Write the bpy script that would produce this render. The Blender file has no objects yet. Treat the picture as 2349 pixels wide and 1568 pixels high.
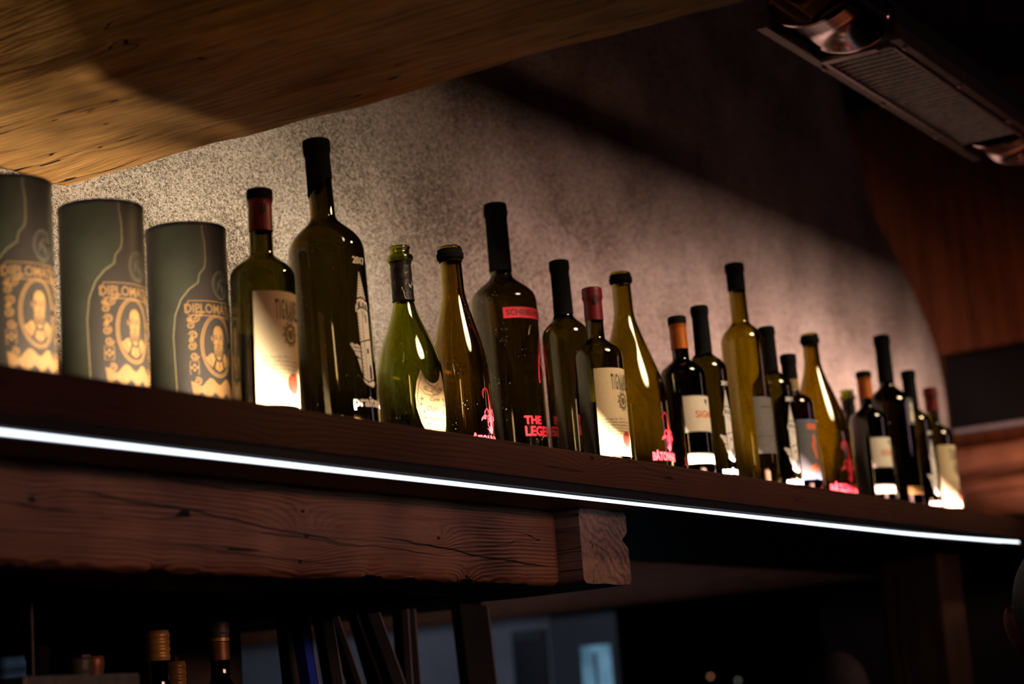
import bpy, bmesh, math, random
from mathutils import Vector, Matrix, noise

sc = bpy.context.scene
PI = math.pi
# ------------------------------------------------------------------ camera, world, exposure
# The viewer's eye is the origin; X runs along the shelf, Y points to the plaster wall, Z is up.
cd = bpy.data.cameras.new('camera'); cam = bpy.data.objects.new('camera', cd)
sc.collection.objects.link(cam); sc.camera = cam
right, down, fwd = Vector((.52636, -.847083, -.073453)), Vector((.12227, .160899, -.979368)), Vector((.841425, .506519, .188263))
cam.matrix_world = Matrix((right, -down, -fwd)).transposed().to_4x4()
cd.sensor_width = 36; cd.lens = 68.66; cd.clip_start = .02; cd.clip_end = 60
cd.dof.use_dof = True; cd.dof.focus_distance = 2.70; cd.dof.aperture_fstop = 3.5
sc.view_settings.view_transform = 'Standard'; sc.view_settings.look = 'None'
sc.view_settings.exposure = 0; sc.view_settings.gamma = 1; sc.view_settings.use_curve_mapping = False
w = bpy.data.worlds.new('night'); sc.world = w; w.use_nodes = True
w.node_tree.nodes['Background'].inputs[0].default_value = (.05, .028, .022, 1)
w.node_tree.nodes['Background'].inputs[1].default_value = .05
cy = sc.cycles
cy.use_denoising = True; cy.max_bounces = 14; cy.transmission_bounces = 12; cy.glossy_bounces = 6; cy.diffuse_bounces = 4
cy.transparent_max_bounces = 8; cy.caustics_reflective = False; cy.caustics_refractive = False
cy.sample_clamp_indirect = 4; cy.blur_glossy = .6

# ------------------------------------------------------------------ lights of the room and added fills
def lamp(name, kind, loc, target, power, col, size=.1, size_y=None, spot=None, blend=.5):
    l = bpy.data.lights.new(name, kind); l.energy = power; l.color = col
    if kind == 'AREA':
        l.size = size
        if size_y: l.shape = 'RECTANGLE'; l.size_y = size_y
    else: l.shadow_soft_size = size
    if kind == 'SPOT': l.spot_size = math.radians(spot); l.spot_blend = blend
    o = bpy.data.objects.new(name, l); sc.collection.objects.link(o); o.location = loc
    d = Vector(target) - Vector(loc); o.rotation_euler = d.to_track_quat('-Z', 'Y').to_euler()
    return o
# unseen warm fill bar, added to brighten the bottle fronts from above
def fill_bar(x0, x1, power, col):
    o = lamp('bottle_fill_bar', 'AREA', ((x0 + x1) / 2, .80, .98), ((x0 + x1) / 2, 1.37, .5), power, col, .30, x1 - x0)
    o.data.spread = math.radians(24); o.rotation_euler = Matrix((Vector((0, -.64, -.77)).normalized(), (1, 0, 0), Vector((0, -.77, .64)).normalized())).transposed().to_euler()
    return o
fill_bar(1.90, 4.25, 2.3, (1, .74, .46))
lamp('label_fill_spot', 'SPOT', (2.5, .6, 1.1), (1.79, 1.37, .505), 16, (1, .58, .20), .04, spot=26, blend=1)  # added spot without a fixture, brightens the nearest cream label
lamp('beam_fill', 'AREA', (.55, .5, .75), (1.6, 1.1, 1.0), .10, (1, .62, .26), .12, .12).data.spread = math.radians(75)  # weak fill added for the front face of the overhead beam
# the dining room behind the camera
lamp('room_lamp', 'AREA', (2.3, -2.4, .62), (2.4, 1.4, -.12), 3.1, (1, .48, .35), 3.0, .24).data.spread = math.radians(50)
lamp('corner_lamp', 'AREA', (4.6, -.6, .9), (5.0, 1.6, 1.1), 0.6, (1, .60, .74), .35, .35)
lamp('timber_fill_spot', 'SPOT', (5.72, 1.25, .80), (6.18, 1.90, .80), 9, (1, .46, .22), .05, spot=104, blend=.7)  # added warm fill for the hewn timbers and the panelling
# back room behind the bar, lit by an added unseen bluish fill
lamp('back_room_fill', 'AREA', (4.5, 3.9, .45), (6, 3.9, .25), 2.1, (.62, .74, 1), .5, .5)

# ------------------------------------------------------------------ scene helpers
C = sc.collection
def tag(o, label=None, cat=None, group=None, kind=None):
    if label: o['label'] = label
    if cat: o['category'] = cat
    if group: o['group'] = group
    if kind: o['kind'] = kind
    return o
def thing(name, label, cat, loc=(0, 0, 0), group=None):
    o = bpy.data.objects.new(name, None); C.objects.link(o); o.location = loc; o.empty_display_size = .05
    return tag(o, label, cat, group)
def obj(name, bm, mat, parent=None, smooth=False, label=None):
    me = bpy.data.meshes.new(name)
    if smooth is not False:
        for f in bm.faces: f.smooth = True
    bmesh.ops.recalc_face_normals(bm, faces=bm.faces)
    bm.to_mesh(me); bm.free(); me.materials.append(mat)
    if smooth not in (False, True): me.set_sharp_from_angle(angle=math.radians(smooth))
    o = bpy.data.objects.new(name, me); C.objects.link(o)
    if parent: o.parent = parent
    if label: o['label'] = label
    return o
def struct(name, bm, mat, smooth=False): return tag(obj(name, bm, mat, None, smooth), kind='structure')
def dup(root):
    r = root.copy(); C.objects.link(r)
    for ch in list(root.children):
        c = ch.copy(); C.objects.link(c); c.parent = r
        for g in list(ch.children):
            d = g.copy(); C.objects.link(d); d.parent = c
    return r
def box(bm, x0, x1, y0, y1, z0, z1, rot=None, bev=0):
    vs = [bm.verts.new((x, y, z)) for x in (x0, x1) for y in (y0, y1) for z in (z0, z1)]
    fs = [bm.faces.new([vs[i] for i in q]) for q in ((0, 1, 3, 2), (4, 6, 7, 5), (0, 4, 5, 1), (2, 3, 7, 6), (0, 2, 6, 4), (1, 5, 7, 3))]
    if bev:
        es = list({e for f in fs for e in f.edges})
        r = bmesh.ops.bevel(bm, geom=es, offset=bev, segments=2, affect='EDGES', profile=.5)
    if rot: bmesh.ops.transform(bm, matrix=rot, verts=vs)
    return vs
def tube(bm, pts, r, seg=10, cap=True):
    rings = []
    for i, p in enumerate(pts):
        p = Vector(p); d = (Vector(pts[min(i + 1, len(pts) - 1)]) - Vector(pts[max(i - 1, 0)])).normalized()
        a = d.orthogonal().normalized(); b = d.cross(a)
        rr = r[i] if isinstance(r, (list, tuple)) else r
        rings.append([bm.verts.new(p + rr * (math.cos(2 * PI * k / seg) * a + math.sin(2 * PI * k / seg) * b)) for k in range(seg)])
    for A, B in zip(rings, rings[1:]):
        for k in range(seg): bm.faces.new((A[k], A[(k + 1) % seg], B[(k + 1) % seg], B[k]))
    if cap: bm.faces.new(rings[0][::-1]); bm.faces.new(rings[-1])
def lathe(bm, prof, seg=48, closed=False):
    rings = []
    for r, z in prof:
        if r < 1e-5: rings.append([bm.verts.new((0, 0, z))])
        else: rings.append([bm.verts.new((r * math.cos(2 * PI * k / seg), r * math.sin(2 * PI * k / seg), z)) for k in range(seg)])
    pairs = list(zip(rings, rings[1:]))
    if closed: pairs.append((rings[-1], rings[0]))
    for A, B in pairs:
        for k in range(seg):
            l = (k + 1) % seg
            if len(A) == 1 and len(B) == 1: continue
            if len(A) == 1: bm.faces.new((A[0], B[k], B[l]))
            elif len(B) == 1: bm.faces.new((A[k], A[l], B[0]))
            else: bm.faces.new((A[k], A[l], B[l], B[k]))
def smoothstep(t): return t * t * (3 - 2 * t)

# ------------------------------------------------------------------ materials
class NT:
    def __init__(s, name):
        s.m = bpy.data.materials.new(name); s.m.use_nodes = True; s.t = s.m.node_tree
        s.b = s.t.nodes['Principled BSDF']; s.out = s.t.nodes['Material Output']
    def n(s, t, **k):
        nd = s.t.nodes.new(t)
        for a, v in k.items(): setattr(nd, a, v)
        return nd
    def link(s, a, b): s.t.links.new(a, b)
    def put(s, sock, v):
        if isinstance(v, (int, float)): sock.default_value = v
        elif isinstance(v, (tuple, list)): sock.default_value = v
        else: s.link(v, sock)
    def math(s, op, a, b=0, c=None):
        nd = s.n('ShaderNodeMath', operation=op); s.put(nd.inputs[0], a); s.put(nd.inputs[1], b)
        if c is not None: s.put(nd.inputs[2], c)
        return nd.outputs[0]
    def coord(s): return s.n('ShaderNodeTexCoord').outputs['Object']
    def mapped(s, v, sc_):
        nd = s.n('ShaderNodeMapping'); s.link(v, nd.inputs[0]); nd.inputs['Scale'].default_value = sc_; return nd.outputs[0]
    def noise(s, v, scale, detail=4, rough=.5, dist=0):
        nd = s.n('ShaderNodeTexNoise'); s.link(v, nd.inputs['Vector']); nd.inputs['Scale'].default_value = scale
        nd.inputs['Detail'].default_value = detail; nd.inputs['Roughness'].default_value = rough; nd.inputs['Distortion'].default_value = dist
        return nd.outputs['Fac']
    def ramp(s, f, stops):
        nd = s.n('ShaderNodeValToRGB'); s.put(nd.inputs[0], f); e = nd.color_ramp.elements
        while len(e) < len(stops): e.new(.5)
        for x, (p, c) in zip(e, stops): x.position = p; x.color = (*c, 1) if len(c) == 3 else c
        return nd.outputs[0]
    def bump(s, h, strength, dist):
        nd = s.n('ShaderNodeBump'); s.link(h, nd.inputs['Height']); nd.inputs['Strength'].default_value = strength
        nd.inputs['Distance'].default_value = dist; s.link(nd.outputs[0], s.b.inputs['Normal'])
def plain(name, col, rough=.5, metal=0, var=0, scale=40, bump=0, bdist=.001, spec=.5):
    k = NT(name); k.b.inputs['Roughness'].default_value = rough; k.b.inputs['Metallic'].default_value = metal
    k.b.inputs['Specular IOR Level'].default_value = spec
    f = k.noise(k.coord(), scale, 4)
    lo = tuple(c * (1 - var) for c in col); hi = tuple(min(1, c * (1 + var)) for c in col)
    k.link(k.ramp(f, [(.35, lo), (.65, hi)]), k.b.inputs['Base Color'])
    if bump: k.bump(f, bump, bdist)
    return k.m
def emit(name, col, strength, var=0):
    k = NT(name); e = k.n('ShaderNodeEmission'); e.inputs[1].default_value = strength; e.inputs[0].default_value = (*col, 1)
    if var:
        f = k.noise(k.mapped(k.coord(), (9, 9, 4)), 2, 3)
        k.link(k.ramp(f, [(.35, tuple(c * (1 - var) for c in col)), (.65, col)]), e.inputs[0])
    k.link(e.outputs[0], k.out.inputs[0]); return k.m
def glass(name, col, rough=.02, dust=0.0):
    k = NT(name); b = k.b.inputs
    b['Base Color'].default_value = (*col, 1); b['Roughness'].default_value = rough
    b['Transmission Weight'].default_value = 1; b['IOR'].default_value = 1.75
    if dust:
        v = k.n('ShaderNodeTexVoronoi'); k.link(k.coord(), v.inputs['Vector']); v.inputs['Scale'].default_value = 260
        n = k.noise(k.coord(), 24, 3)
        size = k.math('MULTIPLY', k.math('SUBTRACT', n, .5), .9)
        m = k.math('LESS_THAN', v.outputs['Distance'], k.math('MULTIPLY', size, dust))
        d = k.n('ShaderNodeBsdfDiffuse'); d.inputs[0].default_value = (.75, .75, .7, 1)
        mx = k.n('ShaderNodeMixShader'); k.link(m, mx.inputs[0]); k.link(k.b.outputs[0], mx.inputs[1]); k.link(d.outputs[0], mx.inputs[2])
        k.link(mx.outputs[0], k.out.inputs[0])
    return k.m
def wood(name, dark, light, axis='X', freq=700, warp=.02, wscale=1.0, knots=(), rough=.6, bstr=.6, bdist=.002, contrast=.5, fibre=.35, patch=0.0, cracks=()):
    """flat-sawn timber: growth rings run along `axis`, drawn around the given knots"""
    k = NT(name); co = k.coord(); S = {'X': (1.4, 9, 9), 'Y': (9, 1.4, 9), 'Z': (9, 9, 1.4)}[axis]
    xyz = k.n('ShaderNodeSeparateXYZ'); k.link(co, xyz.inputs[0]); X, Y, Z = xyz.outputs
    cross = {'X': (Z, Y), 'Y': (Z, X), 'Z': (X, Y)}[axis]
    f = k.math('ADD', cross[0], k.math('MULTIPLY', cross[1], .62))
    wv = k.noise(k.mapped(co, S), wscale, 3, .5)
    f = k.math('ADD', f, k.math('MULTIPLY', k.math('SUBTRACT', wv, .5), warp * 2))
    f = k.math('ADD', f, k.math('MULTIPLY', k.math('SUBTRACT', k.noise(k.mapped(co, tuple(a * 4.5 for a in S)), 1, 2, .5), .5), warp * .45))
    kmask = None
    for (kx, kz, amp, s) in knots:
        dx = k.math('MULTIPLY', k.math('SUBTRACT', {'X': X, 'Y': Y, 'Z': Z}[axis], kx), .55); dz = k.math('SUBTRACT', cross[0], kz)
        d = k.math('SQRT', k.math('ADD', k.math('MULTIPLY', dx, dx), k.math('MULTIPLY', dz, dz)))
        f = k.math('ADD', f, k.math('MULTIPLY', k.math('POWER', 2.718, k.math('MULTIPLY', d, -1 / s)), amp))
        m = k.math('LESS_THAN', d, .0022 if s < .02 else .0030)
        kmask = m if kmask is None else k.math('MAXIMUM', kmask, m)
    band0 = k.math('POWER', k.math('MULTIPLY_ADD', k.math('SINE', k.math('MULTIPLY', f, freq)), .5, .5), .55)
    fade = k.ramp(k.noise(k.mapped(co, tuple(a * .8 for a in S)), 1.7, 3, .55), [(.40, (0, 0, 0)), (.60, (1, 1, 1))])
    band = k.math('MULTIPLY_ADD', k.math('SUBTRACT', band0, .62), k.math('MULTIPLY_ADD', fade, .85, .15), .62)
    F = {'X': (7, 190, 190), 'Y': (190, 7, 190), 'Z': (190, 190, 7)}[axis]
    fib = k.noise(k.mapped(co, F), 1, 4, .6)
    crack = k.noise(k.mapped(co, tuple(a * .16 for a in F)), 1.3, 2, .4, .4)
    crk = k.math('LESS_THAN', k.math('ABSOLUTE', k.math('SUBTRACT', crack, .56)), .0045)
    for (xa, za, xb, zb, wd) in cracks:
        A_ = {'X': X, 'Y': Y, 'Z': Z}[axis]; zc = k.math('ADD', k.math('MULTIPLY', k.math('SUBTRACT', A_, xa), (zb - za) / (xb - xa)), za)
        dd = k.math('ABSOLUTE', k.math('ADD', k.math('SUBTRACT', cross[0], zc), k.math('MULTIPLY', k.math('SUBTRACT', k.noise(k.mapped(co, (9, 9, 3)), 1, 3), .5), .016)))
        tp = k.math('MULTIPLY', k.math('MINIMUM', k.math('SUBTRACT', A_, xa), k.math('SUBTRACT', xb, A_)), wd * 14)
        crk = k.math('MAXIMUM', crk, k.math('LESS_THAN', dd, k.math('MINIMUM', wd, tp)))
    h = k.math('ADD', k.math('MULTIPLY', band, contrast), k.math('MULTIPLY', fib, fibre))
    big = k.noise(co, 7, 3)
    hh = k.math('ADD', h, k.math('MULTIPLY', k.math('SUBTRACT', big, .5), .35 + patch))
    mid = tuple((a + b) / 2 for a, b in zip(dark, light))
    col = k.ramp(hh, [(.12, dark), (.42, mid), (.72, light)])
    mk = crk if kmask is None else k.math('MAXIMUM', kmask, crk)
    mix = k.n('ShaderNodeMix', data_type='RGBA'); k.link(mk, mix.inputs['Factor']); k.link(col, mix.inputs['A'])
    mix.inputs['B'].default_value = (*tuple(c * .25 for c in dark), 1)
    k.link(mix.outputs['Result'], k.b.inputs['Base Color']); k.b.inputs['Roughness'].default_value = rough
    k.b.inputs['Specular IOR Level'].default_value = .3
    k.bump(k.math('SUBTRACT', h, mk), bstr, bdist); return k.m

M = {}
def stucco():
    k = NT('plaster'); co = k.coord()
    a = k.noise(co, 430, 3, .7); b = k.noise(k.mapped(co, (1, 1, 1.3)), 190, 2, .5); c = k.noise(co, 5, 4)
    h = k.math('ADD', k.math('MULTIPLY', a, 1.0), k.math('MULTIPLY', b, .5))
    k.link(k.ramp(k.math('ADD', k.math('MULTIPLY', h, .75), k.math('MULTIPLY', c, .25)), [(.575, (.10, .075, .052)), (.685, (.56, .465, .36)), (.79, (.95, .86, .72))]), k.b.inputs['Base Color'])  # shade of the grain put into the colour, darker in the pits
    k.b.inputs['Roughness'].default_value = .95; k.b.inputs['Specular IOR Level'].default_value = .1
    k.bump(h, 1, .0042); return k.m
M['plaster'] = stucco()
M['beam_wood'] = wood('weathered_beam', (.05, .022, .006), (.86, .45, .14), 'Y', 420, .02, .8, (), .75, 1, .008, .16, .8, .35)
M['front_wood'] = wood('reddish_fascia_wood', (.022, .0078, .0055), (.085, .029, .019), 'X', 900, .018, 1.0, ((2.35, .343, .03, .03), (1.65, .30, .02, .02)), .6, .35, .0012, .42, .4)
M['bar_wood'] = wood('brushed_bar_beam', (.022, .0095, .008), (.38, .165, .100), 'X', 1250, .013, 1.0,
    ((1.842, .228, .046, .018), (1.838, .257, .008, .010), (1.827, .1975, .008, .010), (2.12, .236, .030, .016), (1.40, .247, .012, .02), (2.19, .188, .02, .012)), .55, 1, .0022, .42, .45, .5, ((1.42, .262, 1.95, .222, .0011), (1.98, .232, 2.41, .206, .0012), (1.2, .252, 1.47, .236, .001), (1.7, .232, 2.15, .212, .0007), (1.5, .21, 1.9, .196, .0006)))
M['joist_wood'] = wood('joist_end_grain', (.06, .03, .026), (.52, .28, .20), 'Y', 380, .04, 1.6, (), .6, .8, .003, .22, .5, .6)
M['dark_wood'] = wood('dark_stained_wood', (.010, .004, .003), (.035, .014, .010), 'Y', 400, .02, 1, (), .6, .4, .002)
M['under_wood'] = wood('shelf_underside_wood', (.05, .022, .016), (.17, .075, .055), 'X', 800, .02, 1, ((2.3, 1.36, .02, .02),), .6, .4, .001, .4, .4)
M['far_wood'] = wood('far_header_wood', (.14, .040, .018), (.34, .11, .045), 'Y', 240, .02, 1, (), .6, .4, .002)
M['panel_wood'] = wood('wall_panel_wood', (.09, .026, .010), (.21, .066, .024), 'Z', 160, .04, .6, (), .5, .3, .002)
M['post_wood'] = wood('post_wood', (.035, .017, .010), (.12, .062, .036), 'Z', 300, .03, .8, (), .7, .6, .004, .5, .4, .3)
M['log_wood'] = wood('hewn_log_wood', (.22, .075, .035), (.62, .26, .14), 'Y', 130, .05, 1, (), .7, 1, .02, .4, .5, .3)
M['shelf_wood'] = wood('shelf_plank_wood', (.05, .009, .012), (.14, .06, .035), 'X', 500, .02, 1, (), .5, .3, .001)
M['ceiling'] = plain('ceiling_paint', (.006, .0045, .004), .95, 0, .2, 3)
M['black_paint'] = plain('black_paint', (.004, .004, .005), .7, 0, .2, 10)
M['black_metal'] = plain('black_aluminium', (.006, .007, .012), .45, 0, .1, 60)
M['floor'] = plain('floor_boards', (.02, .012, .008), .6, 0, .3, 6)
M['led_front'] = emit('cool_led', (.80, .90, 1), 3.0)
M['led_warm'] = emit('shelf_led', (1, .83, .62), 760)
M['led_mid'] = emit('shelf_led_mid', (1, .85, .64), 950)
M['led_pink'] = emit('shelf_led_pink', (1, .63, .57), 900)
M['g_olive'] = glass('olive_glass', (.225, .208, .021), .03, .0)
M['g_olive_dust'] = glass('dusty_olive_glass', (.175, .150, .016), .03, .7)
M['g_green'] = glass('green_glass', (.40, .44, .015), .03, .4)
M['g_amber'] = glass('amber_glass', (.45, .35, .012), .03, .9)
M['g_yellow'] = glass('yellow_olive_glass', (.47, .40, .014), .03)
M['g_brown'] = glass('brown_glass', (.15, .09, .025), .03)
M['g_dark'] = glass('dark_glass', (.055, .045, .025), .03)
M['g_clear'] = glass('clear_pane', (.9, .95, 1), .0)
M['cap_black'] = plain('black_capsule', (.014, .014, .015), .8, 0, .2, 200, spec=0)
M['cap_red'] = plain('red_foil', (.17, .008, .014), .4, .2, .15, 90, .2)
M['cap_orange'] = plain('orange_foil', (.55, .14, .008), .42, .2, .1, 90)
M['cap_gold'] = plain('gold_screw_cap', (.62, .36, .10), .4, .3, .2, 90)
M['cap_brown'] = plain('copper_foil', (.30, .13, .06), .45, .4, .2, 90)
M['cap_grey'] = plain('dull_green_cap', (.13, .12, .10), .5, .3, .2, 90)
M['foil_crinkled'] = plain('crinkled_dark_foil', (.020, .018, .014), .4, .3, .6, 130, 1, .0015)
M['paper_cream'] = plain('cream_paper', (.66, .53, .32), .8, 0, .04, 300)
M['paper_white'] = plain('pale_paper', (.76, .70, .58), .8, 0, .04, 200)
M['paper_tan'] = plain('tan_label_paper', (.28, .185, .085), .7, 0, .12, 400, .3, .0004)
M['paper_grey'] = plain('grey_label_paper', (.15, .145, .14), .7, 0, .1, 200)
M['paper_blue'] = plain('blue_label_border', (.14, .18, .38), .6, 0, .1, 200)
M['paper_slate'] = plain('slate_label_paper', (.11, .12, .13), .7, 0, .1, 200)
M['ink_black'] = plain('black_ink', (.012, .011, .010), .6)
M['ink_brown'] = plain('brown_ink', (.16, .11, .05), .7)
M['ink_orange'] = plain('orange_ink', (.68, .16, .05), .6)
M['ink_red'] = plain('red_enamel', (.58, .022, .04), .45)
M['ink_white'] = plain('white_enamel', (.92, .90, .86), .5, 0, .06, 200)
M['ink_gold'] = plain('gold_print', (.20, .105, .034), .45, .1, .12, 500)
M['ink_dull_gold'] = plain('dull_gold_print', (.16, .13, .065), .5, .1, .1, 300)
M['ink_dim'] = plain('dim_grey_print', (.09, .078, .055), .6, 0, .2, 300)
M['seal_red'] = plain('red_seal', (.36, .035, .02), .6)
M['tube_card'] = plain('dark_olive_card', (.030, .030, .019), .42, 0, .12, 30, .15, .002)
M['tube_panel'] = plain('brown_card_panel', (.024, .0195, .0145), .42, 0, .1, 30)
M['tube_rim'] = plain('dark_tin_rim', (.05, .05, .055), .3, .8)
M['steel'] = plain('brushed_steel', (.36, .30, .32), .35, 1, .15, 80)
M['rail_grey'] = plain('silver_rail', (.42, .38, .40), .5, .2, .1, 40)
M['chrome'] = plain('chrome', (.62, .52, .56), .16, 1, .05, 30)
M['slat_metal'] = plain('grille_metal', (.62, .60, .60), .45, .4, .2, 60)
M['heater_paint'] = plain('heater_casing', (.10, .075, .075), .45, .4, .2, 30)
M['far_plaster'] = plain('far_plaster', (.45, .43, .45), .9, 0, .15, 4)
M['trim_grey'] = plain('grey_trim', (.11, .11, .12), .6, 0, .2, 6)
M['door_grey'] = plain('door_paint', (.085, .085, .09), .5, 0, .2, 5)
M['pane'] = emit('daylight_pane', (.20, .42, .62), .62, .55)
M['pane_dim'] = emit('dim_daylight_pane', (.028, .042, .066), .55, .5)
M['board_dark'] = plain('dark_board', (.02, .016, .015), .45, 0, .3, 12)
M['board_brown'] = plain('brown_board', (.075, .052, .040), .45, 0, .3, 12)
M['board_blue'] = plain('blue_board', (.02, .06, .75), .4, 0, .1, 12)
M['board_edge'] = plain('pale_board_edge', (.30, .29, .34), .5)
M['hair'] = plain('dark_hair', (.016, .014, .011), .6, 0, .5, 260, .8, .002)
M['skin'] = plain('skin', (.40, .13, .085), .5, 0, .1, 30)
M['hair_grey'] = plain('grey_hair', (.22, .20, .20), .7, 0, .4, 200, .8, .002)
M['shirt'] = plain('dark_shirt', (.012, .012, .014), .8, 0, .2, 40)
M['tiny_orange'] = emit('tiny_orange', (1, .42, .2), 1.0)
M['tiny_pale'] = emit('tiny_pale', (.9, 1, .8), .35)
M['screen'] = plain('black_screen', (.012, .011, .011), .32, 0, .1, 4)

# ------------------------------------------------------------------ print and label helpers (wrapped on cylinders)
def poly(bm, pts):
    if len(pts) < 3: return
    vs = [bm.verts.new((u, v, 0)) for u, v in pts]
    f = bm.faces.new(vs)
    if len(pts) > 4: bmesh.ops.triangulate(bm, faces=[f])
def stroke(bm, pts, wd):
    L = []
    for i, p in enumerate(pts):
        a = pts[max(i - 1, 0)]; b = pts[min(i + 1, len(pts) - 1)]
        dx, dy = b[0] - a[0], b[1] - a[1]; l = math.hypot(dx, dy) or 1
        h = (wd[i] if isinstance(wd, (list, tuple)) else wd) / 2
        L.append(((p[0] - dy / l * h, p[1] + dx / l * h), (p[0] + dy / l * h, p[1] - dx / l * h)))
    for A, B in zip(L, L[1:]): poly(bm, [A[0], A[1], B[1], B[0]])
def ellipse(cx, cy, a, b, n=24, t0=0, t1=2 * PI): return [(cx + a * math.cos(t0 + (t1 - t0) * i / n), cy + b * math.sin(t0 + (t1 - t0) * i / n)) for i in range(n if t1 - t0 > 6.28 else n + 1)]
def ring(bm, cx, cy, a, b, wd, n=32): p = ellipse(cx, cy, a, b, n); stroke(bm, p + [p[0], p[1]], wd)
def spiral(cx, cy, r, turns, start, n=16, sgn=1): return [(cx + r * (1 - .8 * i / n) * math.cos(start + sgn * turns * 2 * PI * i / n), cy + r * (1 - .8 * i / n) * math.sin(start + sgn * turns * 2 * PI * i / n)) for i in range(n + 1)]
TXT = {}
def text_bm(bm, s, size, cx, cy, sx=1.0, bold=0.0, align='CENTER', shear=0.0, space=1.0):
    key = (s, bold, shear, space)
    if key not in TXT:
        cu = bpy.data.curves.new('t', 'FONT'); cu.body = s; cu.size = 1; cu.offset = bold; cu.shear = shear; cu.resolution_u = 3; cu.space_character = space
        o = bpy.data.objects.new('t', cu); C.objects.link(o); bpy.context.view_layer.update()
        me = bpy.data.meshes.new_from_object(o.evaluated_get(bpy.context.evaluated_depsgraph_get()))
        TXT[key] = ([v.co.copy() for v in me.vertices], [tuple(p.vertices) for p in me.polygons])
        bpy.data.objects.remove(o); bpy.data.curves.remove(cu); bpy.data.meshes.remove(me)
    vs, fs = TXT[key]; w0 = min(v.x for v in vs); w1 = max(v.x for v in vs)
    ox = {'CENTER': -(w0 + w1) / 2, 'LEFT': -w0}[align]
    nv = [bm.verts.new((cx + (v.x + ox) * size * sx, cy + v.y * size, 0)) for v in vs]
    for f in fs:
        try: bm.faces.new([nv[i] for i in f])
        except ValueError: pass
def wrap(bm, R, th0=0.0, z0=0.0, eps=.0004, step=.0025):
    """bend a flat drawing (metres) round a cylinder of radius R; u=0 at angle th0 from the shelf front"""
    us = [v.co.x for v in bm.verts]; u = math.floor(min(us) / step) * step
    while u < max(us):
        bmesh.ops.bisect_plane(bm, geom=list(bm.verts) + list(bm.edges) + list(bm.faces), plane_co=(u, 0, 0), plane_no=(1, 0, 0)); u += step
    for v in bm.verts:
        r0 = R(v.co.y) if callable(R) else R; a = th0 + v.co.x / r0; rr = r0 + eps
        v.co = Vector((rr * math.sin(a), -rr * math.cos(a), z0 + v.co.y))
    return bm
def mm(pts, s=.001, ox=0, oy=0): return [(x * s + ox, y * s + oy) for x, y in pts]
rad = math.radians

# ------------------------------------------------------------------ bottle glass
def profile(kind, h, R, nr, zs, zn):
    """outer silhouette: base, body to zs, shoulder to zn, neck, lip"""
    p = [(0, .014), (R * .45, .011), (R * .72, .003), (R * .86, 0), (R - .003, .0008), (R - .0006, .004), (R, .008)]
    p += [(R, .008 + (zs - .008) * i / 5) for i in range(1, 6)]
    pw, g = {'bordeaux': (1.75, 1.0), 'burgundy': (.95, .78), 'champagne': (1.0, .85)}[kind]
    N = 18
    for i in range(1, N + 1):
        t = i / N; p.append((nr + .0008 + (R - nr - .0008) * (1 - smoothstep(t ** pw)) ** g, zs + (zn - zs) * t))
    p += [(nr + .0008 * (1 - i / 4), zn + (h - .022 - zn) * i / 4) for i in range(1, 5)]
    if kind == 'champagne': p += [(nr, h - .021), (nr + .0045, h - .0195), (nr + .0052, h - .016), (nr + .004, h - .0125), (nr + .0005, h - .0115), (nr + .0008, h - .004), (nr + .0022, h - .002), (nr + .001, h)]
    elif kind == 'burgundy': p += [(nr, h - .019), (nr + .0026, h - .0175), (nr + .0032, h - .010), (nr + .0016, h - .009), (nr + .0016, h - .002), (nr, h)]
    else: p += [(nr, h - .017), (nr + .0015, h - .016), (nr + .0016, h - .003), (nr + .0006, h)]
    return p
def bottle_glass(parent, prof, mat, name='glass_body', seg=56):
    bm = bmesh.new(); t = .0028
    inner = [(max(0, r - t) if r > 1e-5 else 0, z + (t if z < .02 else 0)) for r, z in prof]
    inner = [(r, z) for r, z in inner if not (r == 0 and z > .03)]
    h = prof[-1][1]; inner[-1] = (inner[-1][0], h)
    bm2 = prof + inner[::-1]
    lathe(bm, bm2, seg)
    return obj(name, bm, mat, parent, True)
def radius_at(prof, z):
    q = [a for a in prof if a[1] >= .008]
    for a, b in zip(q, q[1:]):
        if a[1] <= z <= b[1] and b[1] > a[1]: return a[0] + (b[0] - a[0]) * (z - a[1]) / (b[1] - a[1])
    return q[-1][0] if z > q[-1][1] else q[0][0]
def capsule(parent, prof, z0, z1, mat, name='capsule', top=False, slant=0.0, eps=.0009, seg=48, label=None, bead=None):
    bm = bmesh.new(); zz = [z0 + (z1 - z0) * i / 14 for i in range(15)]
    if z1 > prof[-1][1] - .0005: zz[-1] = prof[-1][1] - .0006
    rings = []
    for i, z in enumerate(zz):
        rr = []
        for k in range(seg):
            a = 2 * PI * k / seg; zk = z - slant * math.cos(a - 2.2) * (1 - i / 14)
            e = eps + (.0007 if bead and abs(z - bead) < (z1 - z0) / 20 else 0)
            r = radius_at(prof, zk) + e; rr.append(bm.verts.new((r * math.cos(a), r * math.sin(a), zk)))
        rings.append(rr)
    for A, B in zip(rings, rings[1:]):
        for k in range(seg): bm.faces.new((A[k], A[(k + 1) % seg], B[(k + 1) % seg], B[k]))
    if top:
        r1 = radius_at(prof, zz[-1]); h = prof[-1][1] + .0007
        T = [bm.verts.new((r1 * .86 * math.cos(2 * PI * k / seg), r1 * .86 * math.sin(2 * PI * k / seg), h)) for k in range(seg)]
        for k in range(seg): bm.faces.new((rings[-1][k], rings[-1][(k + 1) % seg], T[(k + 1) % seg], T[k]))
        bm.faces.new(T)
    return obj(name, bm, mat, parent, True, label)
def patch(parent, name, R, th0, pts, z0, mat, label=None, eps=.0004):
    bm = bmesh.new(); poly(bm, pts); wrap(bm, R, th0, z0, eps); return obj(name, bm, mat, parent, True, label)
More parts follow.
